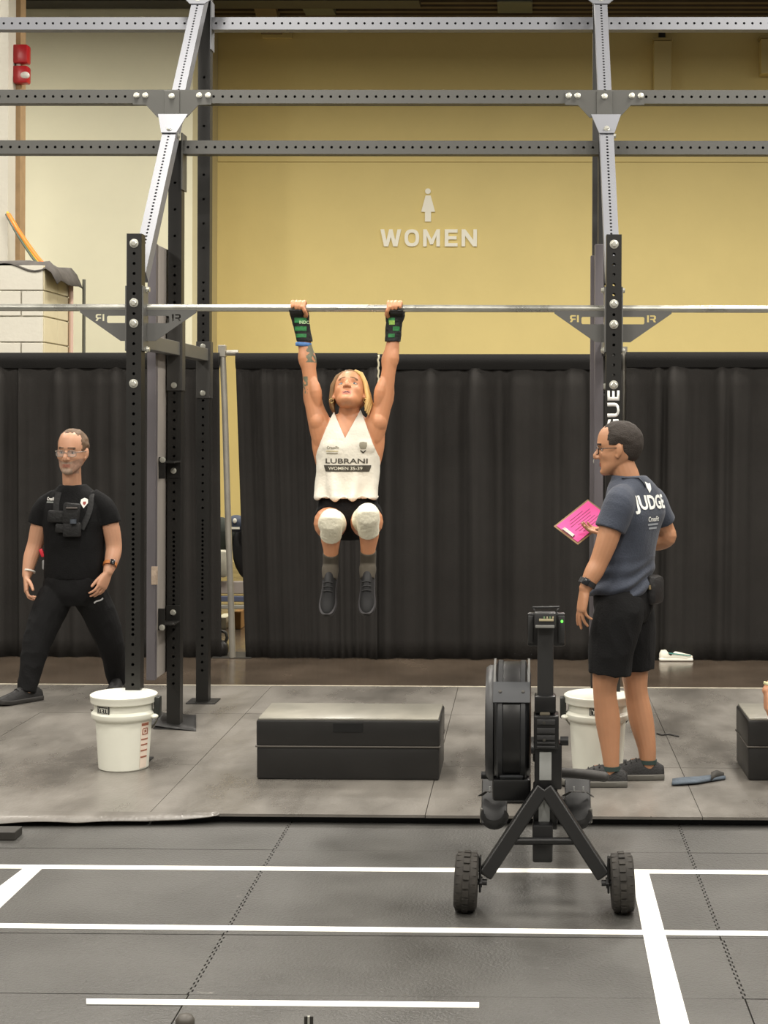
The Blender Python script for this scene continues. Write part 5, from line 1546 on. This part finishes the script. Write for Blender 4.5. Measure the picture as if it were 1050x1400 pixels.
# ---------------------------------------------------------------- man in black walking in from the left
def staffer():
    skin = mat('skin_staffer', (206, 156, 126), .48, var=.07, vscale=9, sss=.08)
    Y = 9.88
    t = thing('person', 'man in black shirt and black trousers with glasses walking at the left', 'person', G(90, 950, 0))
    lat, fwd = V((1, 0, 0)), V((0, -1, 0))
    g = Geo()
    torso(g, [(P(100, 812, Y), .15, .10), (P(101, 780, Y), .155, .11), (P(102, 745, Y), .16, .11), (P(101, 710, Y), .165, .11), (P(100, 688, Y), .15, .09), (P(99, 674, Y), .09, .07), (P(99, 665, Y), .056, .056)], lat, fwd)
    limb(g, [(P(99, 676, Y + .01), .058), (P(98.5, 660, Y), .058), (P(98, 646, Y - .01), .058), (P(98, 632, Y - .01), .058)])
    AR = {-1: [(64, 692, Y, .054), (55, 716, Y, .055), (48.5, 743, Y + .02, .050), (42, 763, Y, .046), (37, 786, Y - .04, .031)],
          1: [(140, 692, Y, .054), (150, 716, Y, .056), (155.5, 745, Y + .02, .051), (153.5, 763, Y - .01, .047), (148, 781, Y - .06, .033)]}
    for s in (-1, 1): limb(g, [(P(x, y, yy), r) for x, y, yy, r in AR[s]])
    hand(g, P(36.5, 789, Y - .045), (.06, -.25, -1), (1, .35, 0), (.3, -1, 0), (22, 42, 34), 1.08, .06)
    hand(g, P(147, 784, Y - .065), (-.36, -.3, -1), (-.8, .5, .2), (-.6, -.8, 0), (14, 24, 18), 1.08, .10, thumb=(.8, .4, .2))
    LG = {-1: [(78, 812, Y - .02, .085), (63, 845, Y - .08, .08), (51, 878, Y - .14, .060), (43, 910, Y - .18, .055), (36, 946, Y - .22, .040)],
          1: [(122, 812, Y + .02, .085), (139, 845, Y + .08, .08), (150, 876, Y + .12, .060), (156, 905, Y + .2, .055), (161, 932, Y + .28, .040)]}
    for s in (-1, 1): limb(g, [(P(x, y, yy), r) for x, y, yy, r in LG[s]])
    hf = V((-.10, -1, -.04)).normalized(); hu = V((.02, -.04, 1)).normalized(); hr = hf.cross(hu).normalized(); hu = hr.cross(hf)
    HM = basis(hr * 1.14, hf * 1.10, hu * 1.17, P(98.3, 620, Y - .02))
    merge(g, head_geo(1.05, 1.0), HM)
    me = remesh_geo(g, VX, 4); carve(me, HM)
    for m_ in (skin, mat('lip_dull', (172, 116, 98), .5), mat('brow_grey', (104, 82, 66), .8), mat('stubble_grey', (172, 136, 116), .7, var=.3, vscale=60), mat('beard_grey', (170, 146, 128), .8, var=.3, vscale=60)): me.materials.append(m_)
    paint(me, HM, [(1, is_lip), (4, lambda q: abs(q.x) < .03 and q.y > .055 and (q.z < -.076 or -.051 < q.z < -.042)), (3, lambda q: q.z < -.045 + .3 * abs(q.x) and q.z < -.02 and q.y > .01 and q.z > -.105), (2, is_brow)])
    put('body', me, None, t)
    eyes(t, HM)
    glasses(t, HM, mat('frame_clear', (150, 140, 130), .2), mat('lens_glass', (200, 204, 204), .08, alpha=.14))
    hc = hair_cap(lambda q: (q.z > .090 - .1 * abs(q.x) and q.y < .064) or (q.y < .030 and q.z > .018) or (q.y < -.035 and q.z > -.045), .007, 1.01, 5)
    hc.v = [HM @ p for p in hc.v]; hc.build('hair', mat('hair_brown_grey', (104, 82, 62), .7, var=.4, vscale=40), t, smooth=True)
    # shirt
    g = Geo()
    torso(g, [(P(102, 790, Y), .186, .135), (P(102, 778, Y), .188, .14), (P(102, 758, Y), .186, .138), (P(102, 735, Y), .188, .138), (P(102, 712, Y), .196, .14), (P(101.5, 694, Y), .190, .128), (P(101, 679, Y + .005), .158, .112), (P(100, 669, Y + .005), .112, .098), (P(99.5, 662.5, Y + .003), .084, .084)], lat, fwd)
    for s in (-1, 1):
        a = AR[s]
        limb(g, [(P(102 + s * 22, 680, Y), .060), (P(102 + s * 36, 690, Y), .070), (P(102 + s * 44, 702, Y), .072), (P(102 + s * 48.5, 716, Y + .003), .070)], 24, ends=False)
    sm = remesh_geo(g, .005, 5); displace(sm, folds(.008, 9, V((1, 1, .6))))
    sh = put('shirt', sm, M_BLACKCLOTH, t)
    D = (0, 1, 0); R_, U_ = (1, 0, 0), (0, 0, 1)
    def mm(px): return px / S(Y)
    wp = mat('print_white', (228, 226, 220), .7)
    print_on(sh, sm, 'CrossFit', P(66.5, 682.5, Y - .13), mm(13), mm(4.5), R_, U_, D, wp, 'chest_print', .03)
    patch_on(sh, sm, rect(mm(14), mm(2)), P(67, 687, Y - .13), R_, U_, D, mat('print_greyteal', (120, 124, 120), .7), 'chest_print_line')
    e = mm(1)
    patch_on(sh, sm, [(-4.2 * e, 5 * e), (-4.6 * e, 0), (0, -7 * e), (4.6 * e, 0), (4.2 * e, 5 * e), (0, 7 * e)], P(113.5, 688, Y - .13), R_, U_, D, wp, 'emblem_print')
    patch_on(sh, sm, [(-1.8 * e, 2 * e), (-1.8 * e, -1 * e), (0, -3 * e), (1.8 * e, -1 * e), (1.8 * e, 2 * e)], P(114, 688, Y - .13), R_, U_, D, mat('print_red', (150, 70, 64), .7), 'emblem_mark', .0045)
    # chest rig with radio pouches and straps
    cr = mat('harness_black', (20, 20, 21), .7, bump=.5, bscale=60)
    zf = Y - .145
    hv = Geo()
    for x, y, w_, h_, dd in ((77, 706, .10, .075, .035), (98, 702, .10, .13, .05), (99, 724, .11, .09, .045), (84, 722, .07, .06, .03)):
        p = P(x, y, zf); hv.box(p + V((0, -.008, 0)), (w_, dd, h_), Matrix.Rotation(random.uniform(-.1, .1), 3, 'Y'), bev=.012)
    hv = hv.build('chest_rig', cr, t, smooth=A40)
    Geo().cyl(P(100, 710, zf - .035), P(100, 716, zf - .037), .02, n=14).build('radio_knob', mat('radio_grey', (70, 76, 84), .35), hv, smooth=A40)
    Geo().box(P(98, 694.5, zf - .035), (.07, .012, .012), bev=.003).build('radio_edge', mat('radio_edge', (84, 78, 74), .4), hv)
    for s in (-1, 1):
        st = []
        for k in range(9):
            u = k / 8; st.append((100 + s * (21 + 5 * math.sin(u * PI) - 8 * u), 673 + 50 * u))
        pts = []
        bvh = BVHTree.FromPolygons([v.co.copy() for v in sm.vertices], [tuple(p.vertices) for p in sm.polygons])
        for x, y in st:
            q = P(x, y, Y - .11); q.y = Y - .5; hit = bvh.ray_cast(q, V((0, 1, 0)))
            if hit[0]: pts.append(hit[0] + V((0, -.006, 0)))
        if len(pts) > 1:
            g = Geo(); g.tube(pts, [(.003, .019)] * len(pts), 8, hint=V((1, 0, 0))); g.build('harness_strap', cr, hv, smooth=A40)
    # trousers
    g = Geo()
    torso(g, [(P(100, 826, Y), .14, .11), (P(100, 812, Y), .188, .135), (P(101, 798, Y), .190, .138), (P(102, 780, Y), .18, .13)], lat, fwd)
    for s in (-1, 1):
        L = LG[s]
        limb(g, [(P(x, y, yy), r) for (x, y, yy, r0), r in zip(L, (.112, .102, .086, .072, .058))], 22, ends=False)
    pm = remesh_geo(g, .0055, 4); displace(pm, folds(.012, 8, V((1, 1, .7))))
    tr = put('trousers', pm, mat('trouser_black', (19, 19, 20), .85, bump=.25, bscale=100, spec=.25), t)
    q = P(126, 822, Y - .3); print_on(tr, pm, '~', P(133, 822, Y - .08), mm(12), mm(3.4), V((1, 0, .45)), V((-.45, 0, 1)), D, mat('mark_silver', (190, 190, 190), .5), 'trouser_mark', .05)
    # shoes
    a = P(37, 950, Y - .22); shoe(t, V((a.x + .05, a.y + .06, .002)), (-.62, -.78, 0), .29, M_SHOEBLK, mat('sole_dark', (48, 46, 44), .7), M_LACE, .085)
    b = P(161, 935, Y + .3); shoe(t, V((b.x + .0, b.y + .05, .002)), (.10, -1, 0), .29, M_SHOEBLK, MATS['sole_dark'], M_LACE, .085)
    # watch, bracelet, radio on the belt with a red tag
    watch(t, P(150.5, 772, Y - .045), P(149, 781, Y - .06) - P(152.5, 764, Y - .01), .040, mat('watch_orange', (196, 120, 62), .6), mat('watch_black', (22, 22, 24), .2), (.5, -1, 0))
    g = Geo(); ax = P(39, 784, Y - .04) - P(45, 762, Y); c = P(40.5, 781, Y - .036); g.lathe([(.033, -.006), (.037, -.004), (.037, .004), (.033, .006)], c, ax, n=20, cap=False); g.build('bracelet', mat('bracelet_white', (222, 218, 208), .5), t, smooth=True)
    rd = Geo(); p = P(62, 772, Y - .02); rd.box(p + V((.0, 0, 0)), (.03, .05, .06), bev=.008); rd = rd.build('belt_radio', mat('radio_silver', (150, 150, 150), .35), t, smooth=A40)
    Geo().box(P(57.5, 756, Y - .02), (.025, .02, .055), Matrix.Rotation(-.4, 3, 'Y'), bev=.008).build('red_tag', mat('tag_red', (216, 44, 62), .5), rd, smooth=A40)
staffer()

# ---------------------------------------------------------------- the judge
def judge():
    skin = mat('skin_judge', (176, 128, 96), .46, var=.07, vscale=9, sss=.08)
    Y = 7.58
    t = thing('person', 'man in navy judge shirt and black shorts seen from behind, facing left', 'person', G(860, 1066, 0))
    a = math.radians(33)
    f = V((-math.cos(a), math.sin(a), 0)); l = V((-math.sin(a), -math.cos(a), 0)); up = V((0, 0, 1))
    def T(px, py, dy=0.0): return P(px, py, Y + dy)
    g = Geo()
    torso(g, [(T(853, 835), .14, .10), (T(853, 805), .15, .105), (T(856, 770), .145, .10), (T(862, 730), .16, .11), (T(866, 700), .175, .112), (T(866, 678), .165, .095), (T(864, 664), .10, .07), (T(860, 654), .060, .056)], l, f)
    limb(g, [(T(861, 668), .058), (T(857, 652), .062), (T(851, 636), .060), (T(846, 618), .060)])
    LA = [(847, 686, -.15, .062), (838, 712, -.17, .058), (829, 742, -.18, .052), (819, 768, -.18, .045), (811, 784, -.19, .044), (801, 803, -.2, .031)]
    RA = [(890, 685, .15, .062), (899, 705, .17, .056), (909, 724, .20, .048), (912, 735, .20, .045), (897, 741, .22, .043), (868, 737, .24, .036), (840, 728, .24, .029)]
    limb(g, [(T(x, y, d), r) for x, y, d, r in LA])
    limb(g, [(T(x, y, d), r) for x, y, d, r in RA])
    hand(g, T(799, 809, -.2), (-.16, -.05, -1), (.72, .3, .0), (-.6, .5, 0), sc=1.04, spread=.12, per=[(4, 8, 6), (6, 12, 8), (14, 22, 14), (26, 30, 18)], thumb=(.75, .45, .35), wr=.031)
    # right hand holding the clipboard in front
    rw_ = T(838, 727, .24)
    hand(g, rw_, (-1, .0, .06), (.0, -.3, 1), (.0, -1, -.2), (12, 22, 18), 1.0, .05)
    LL = [(846, 838, -.09, .092), (836, 880, -.10, .086), (828, 925, -.10, .064), (827, 948, -.09, .056), (831, 985, -.07, .060), (834, 1020, -.07, .046), (836, 1048, -.07, .037)]
    RL = [(861, 838, .09, .092), (865, 880, .09, .086), (868, 925, .09, .064), (870, 948, .09, .057), (877, 985, .09, .060), (884, 1020, .08, .046), (886, 1046, .08, .037)]
    for L in (LL, RL): limb(g, [(T(x, y, d), r) for x, y, d, r in L])
    for L in (LL, RL):
        p = T(*L[-1][:2], L[-1][2]); g.tube([p, V((p.x, p.y, .06)), V((p.x, p.y, .06)) + f * .08], [.037, .04, .03], 12, round_ends=True)
    hf = V((-1, .10, -.06)).normalized(); hu = V((-.06, 0, 1)).normalized(); hr = hf.cross(hu).normalized(); hu = hr.cross(hf)
    HM = basis(hr * 1.04, hf * 1.04, hu * 1.06, T(844, 616, -.0))
    merge(g, head_geo(1.04, 1.0), HM)
    me = remesh_geo(g, VX, 4); carve(me, HM)
    for m_ in (skin, mat('lip_brown', (140, 84, 70), .5), mat('brow_dark', (50, 38, 30), .8), mat('shave_shadow', (128, 90, 66), .7)): me.materials.append(m_)
    paint(me, HM, [(1, is_lip), (2, is_brow), (3, lambda q: q.z < -.05 and q.y > .03 and q.z > -.11 and abs(q.x) < .05 and False)])
    put('body', me, None, t)
    eyes(t, HM)
    glasses(t, HM, mat('frame_dark', (44, 34, 26), .3), MATS['lens_glass'])
    hc = hair_cap(lambda q: (q.z > .088 and q.y < .060) or (q.z > .030 and q.y < .040 - .3 * max(0, .06 - q.z)) or (q.y < -.028 and q.z > -.052), .0085, 1.015, 9, rough=.0025)
    hc.v = [HM @ p for p in hc.v]; hc.build('hair', mat('hair_dark', (42, 34, 28), .75, var=.3, vscale=60, bump=.6, bscale=200), t, smooth=True)
    # shirt
    g = Geo()
    torso(g, [(T(849, 812), .168, .135), (T(850, 800), .168, .137), (T(853, 780), .160, .128), (T(857, 755), .160, .122), (T(862, 728), .172, .126), (T(866, 702), .188, .128), (T(866, 682), .182, .112), (T(865, 667), .142, .104), (T(863.5, 657), .100, .092), (T(860, 650), .078, .080)], l, f)
    limb(g, [(T(856, 680, -.09), .068), (T(846, 690, -.155), .078), (T(839, 710, -.17), .076), (T(834, 724, -.178), .073)], 24, ends=False)
    limb(g, [(T(880, 680, .10), .066), (T(891, 688, .155), .074), (T(900, 704, .175), .070), (T(906, 715, .19), .066)], 24, ends=False)
    sm = remesh_geo(g, .005, 5)
    zhem = T(850, 800).z
    def fn(p, n):
        low = max(0, min(1, (zhem + .16 - p.z) / .16))
        # soft horizontal drag folds gathering at the waistband
        return .005 * noise.noise(p * 10) + low * .010 * math.sin((p.z - .35 * p.x) * 95 + 3 * noise.noise(p * 7)) + .004 * math.sin(p.x * 30 + p.z * 14) * (1 - low)
    displace(sm, fn)
    navy = mat('shirt_navy', (54, 60, 73), .85, bump=.3, bscale=120, var=.12, vscale=18, sheen=.1)
    sh = put('shirt', sm, navy, t)
    # prints on the back
    bk = -f; rt = bk.cross(V((0, 0, -1))); rt = V((-l.x, -l.y, 0))     # reading direction on the back
    cb = T(866, 700)
    wp = mat('print_white_judge', (226, 228, 224), .7)
    def onb(u, dz): return cb + bk * .3 + rt * u + V((0, 0, dz))
    zJ = T(880, 688).z - cb.z
    u0 = -.022
    print_on(sh, sm, 'JUDGE', onb(u0, zJ), .25, .088, rt, up, f, wp, 'back_print', .035)
    e = .009
    patch_on(sh, sm, [(-2 * e, 3 * e), (-2.2 * e, 0), (-.8 * e, -3 * e), (-.5 * e, 0), (1.2 * e, -1.2 * e), (2 * e, 2.2 * e), (0, 2 * e)], onb(u0 + .0, zJ + .080), rt, up, f, wp, 'emblem_print')
    print_on(sh, sm, 'CrossFit', onb(u0 - .0, zJ - .070), .10, .024, rt, up, f, wp, 'small_print', .02)
    for k in range(2): patch_on(sh, sm, rect(.10 - .02 * k, .009), onb(u0, zJ - .096 - .018 * k), rt, up, f, mat('print_fade', (150, 156, 164), .7), 'small_print_line')
    # lanyard at the nape
    g = Geo(); pts = [T(846, 648, -.06), T(856, 646, -.05), T(866, 648, -.02), T(874, 656, .02)]; 
    bvh = BVHTree.FromPolygons([v.co.copy() for v in sm.vertices], [tuple(p.vertices) for p in sm.polygons])
    ln = []
    for px, py in ((850, 654), (858, 649), (866, 649), (873, 653), (879, 659), (883, 666)):
        q = P(px, py, 6.5); d = (P(px, py, 8.5) - q).normalized(); h = bvh.ray_cast(q, d)
        if h[0]: ln.append(h[0] - d * .004)
    if len(ln) > 2:
        g = Geo(); g.tube(ln, [(.008, .002)] * len(ln), 8); g.build('lanyard', mat('lanyard_dark', (30, 34, 44), .7), t, smooth=True)
    # shorts
    g = Geo()
    torso(g, [(T(853, 850), .12, .10), (T(853, 832), .165, .128), (T(852, 812), .162, .128), (T(852, 800), .156, .122)], l, f)
    limb(g, [(T(850, 818, -.06), .108), (T(846, 838, -.085), .118), (T(839, 868, -.10), .112), (T(834, 900, -.10), .107), (T(832, 921, -.10), .105)], 24, ends=False)
    limb(g, [(T(858, 818, .06), .108), (T(862, 838, .085), .116), (T(866, 868, .09), .110), (T(868, 895, .09), .100), (T(868, 915, .09), .096)], 24, ends=False)
    pm = remesh_geo(g, .0055, 4); displace(pm, folds(.014, 7, V((1, 1, .6))))
    so = put('shorts', pm, M_BLACKCLOTH, t)
    q = T(817, 843, -.6); patch_on(so, pm, rect(.006, .034), T(817, 843, -.6), V((1, 0, 0)), V((.3, 0, 1)), (0, 1, 0), mat('zip_silver', (170, 172, 176), .35, metal=.5), 'zip_pull', .003)
    # belt pouch
    c = T(893, 806, -.02)
    bx = Matrix((f, l, up)).transposed()
    pz = Geo(); pz.box(c, (.085, .105, .14), bx, bev=.028); pz = pz.build('belt_pouch', mat('pouch_black', (28, 27, 28), .55, bump=.3, bscale=60), t, smooth=A40)
    Geo().cyl(T(888, 800, -.07), T(888.5, 806, -.072), .007, n=10).build('pouch_zip', mat('zip_bronze', (150, 132, 100), .35, metal=.6), pz, smooth=A40)
    # shoes and socks
    sk = mat('sock_green', (44, 60, 56), .9)
    for L, hx_, hy in ((LL, None, None), (RL, None, None)):
        p = T(*L[-1][:2], L[-1][2])
        s_ = Geo(); s_.cyl(V((p.x, p.y, .075)), V((p.x, p.y, .095)), .043, n=18); s_.build('sock', sk, t, smooth=A40)
        fd = (V((-1, .02, 0)) if L is LL else V((-1, -.06, 0)))
        shoe(t, V((p.x, p.y, .002)) - fd.normalized() * .055, fd, .31, M_SHOEBLK, M_SOLEGR, M_LACE, .082)
    # watch on the left wrist
    watch(t, T(803, 797, -.197), T(801, 803, -.2) - T(811, 784, -.19), .039, mat('watch_band', (36, 36, 38), .5), mat('watch_face', (24, 26, 30), .15), (-.2, -1, .2), 'watch', .013)
    return T, rw_
JT, JW = judge()
# clipboard held out in front of the judge
A_, B_, C_, D_ = P(762, 718, 7.85), P(805, 684, 7.99), P(830, 712, 7.93), P(790, 741, 7.79)
ux = (B_ - A_).normalized(); uy = (D_ - A_); uy = (uy - ux * uy.dot(ux)).normalized(); nz = ux.cross(uy)
cc = (A_ + B_ + C_ + D_) / 4; Lb = (B_ - A_).length; Wb = (D_ - A_).length
cb = thing('clipboard', 'clipboard with a pink sheet held out by the judge', 'clipboard', cc)
Mc = Matrix((ux, uy, nz)).transposed()
if nz.y > 0: sgn = -1
else: sgn = 1
Geo().box(cc, (Lb + .02, Wb + .02, .004), Mc, bev=.001).build('board', mat('board_brown', (132, 104, 72), .6), cb)
pg = Geo().box(cc + nz * (sgn * .004), (Lb, Wb, .003), Mc, bev=.0008).build('paper', mat('paper_pink', (214, 66, 140), .6), cb)
for k in range(7):
    Geo().box(cc + nz * (sgn * .0062) + uy * (Wb * (-.32 + .105 * k)) + ux * (.012 * (k % 2)), (Lb * (.62 if k % 3 else .4), .0035, .0008), Mc).build('text_line', mat('paper_ink', (120, 34, 84), .6), pg)
Geo().box(cc - ux * (Lb * .46) + nz * (sgn * .008), (.018, .07, .012), Mc, bev=.003).build('clip', mat('clip_steel', (150, 146, 138), .3, metal=.7), cb)

# ---------------------------------------------------------------- seated helper whose hand enters at the right edge
def helper():
    skin = mat('skin_helper', (206, 150, 116), .5, var=.06, vscale=9, sss=.08)
    Y = 7.80
    bx = bpy.data.objects['plyo_box.001']
    X0 = 1.62; zt = .30
    t = thing('person', 'person at the right edge with only a hand in view over the black foam box', 'person', (X0, 7.6, 0))
    lat, fwd = V((1, 0, 0)), V((0, -1, 0))
    g = Geo()
    torso(g, [(V((X0, Y, zt + .06)), .15, .11), (V((X0, Y, zt + .2)), .14, .10), (V((X0, Y - .04, zt + .38)), .16, .11), (V((X0, Y - .06, zt + .5)), .15, .09), (V((X0, Y - .06, zt + .56)), .08, .07)], lat, fwd)
    limb(g, [(V((X0, Y - .06, zt + .54)), .062), (V((X0, Y - .08, zt + .66)), .058)])
    wr = P(1050, 944, 7.54)
    limb(g, [(V((X0 - .19, Y - .06, zt + .48)), .058), (V((X0 - .27, Y - .1, zt + .36)), .05), (V((X0 - .33, Y - .14, zt + .24)), .043), (wr.lerp(V((X0 - .33, Y - .14, zt + .24)), .45), .040), (wr, .029)])
    hand(g, wr + V((0, 0, -.005)), (-.05, -.1, -1), (1, .1, 0), (0, -1, 0), (20, 32, 25), .98, .06)
    limb(g, [(V((X0 + .19, Y - .06, zt + .48)), .058), (V((X0 + .26, Y - .04, zt + .22)), .043), (V((X0 + .20, Y - .22, zt + .16)), .029)])
    hand(g, V((X0 + .20, Y - .22, zt + .16)), (-.1, -1, -.2), (0, -.1, -1), (-1, 0, 0), (15, 25, 20), .98, .06)
    for s in (-1, 1):
        limb(g, [(V((X0 + s * .09, Y, zt + .09)), .085), (V((X0 + s * .13, Y - .25, zt + .12)), .072), (V((X0 + s * .15, Y - .42, zt + .12)), .056), (V((X0 + s * .15, Y - .44, .26)), .054), (V((X0 + s * .15, Y - .42, .10)), .037)])
    HM = basis(V((-1, 0, 0)), V((0, -1, 0)), V((0, 0, 1)), V((X0, Y - .09, zt + .73)))
    merge(g, head_geo(1, 1), HM)
    put('body', remesh_geo(g, .0045, 4), skin, t)
    eyes(t, HM)
    hc = hair_cap(lambda q: q.z > .07 or q.y < .01, .01, 1.02, 2); hc.v = [HM @ p for p in hc.v]; hc.build('hair', MATS['hair_dark'], t, smooth=True)
    g = Geo(); torso(g, [(V((X0, Y, zt + .06)), .165, .125), (V((X0, Y, zt + .2)), .155, .115), (V((X0, Y - .04, zt + .38)), .175, .125), (V((X0, Y - .06, zt + .5)), .165, .105), (V((X0, Y - .06, zt + .565)), .085, .075)], lat, fwd)
    for s, e_ in ((-1, V((X0 - .26, Y - .095, zt + .38))), (1, V((X0 + .22, Y - .05, zt + .36)))): limb(g, [(V((X0 + s * .12, Y - .06, zt + .48)), .070), (V((X0 + s * .19, Y - .06, zt + .48)), .076), (e_, .068)], 20, ends=True)
    put('shirt', remesh_geo(g, .006, 4), navy_, t)
    g = Geo(); torso(g, [(V((X0, Y, zt + .03)), .16, .12), (V((X0, Y, zt + .12)), .16, .12)], lat, fwd)
    for s in (-1, 1): limb(g, [(V((X0 + s * .09, Y, zt + .1)), .098), (V((X0 + s * .13, Y - .25, zt + .125)), .09)], 20, ends=False)
    put('shorts', remesh_geo(g, .006, 4), M_BLACKCLOTH, t)
    for s in (-1, 1): shoe(t, V((X0 + s * .15, Y - .36, .002)), (s * .1, -1, 0), .29, M_SHOEBLK, M_SOLEGR, M_LACE, .082)
    g = Geo(); g.lathe([(.030, -.008), (.035, -.006), (.035, .006), (.030, .008)], P(1053.5, 936, 7.545), V((.3, .1, 1)), n=20, cap=False); g.build('wristband', mat('band_pale', (206, 204, 160), .7), t, smooth=True)
navy_ = MATS['shirt_navy']
helper()

for o in bpy.data.objects:
    if '_base' in o.keys(): del o['_base']
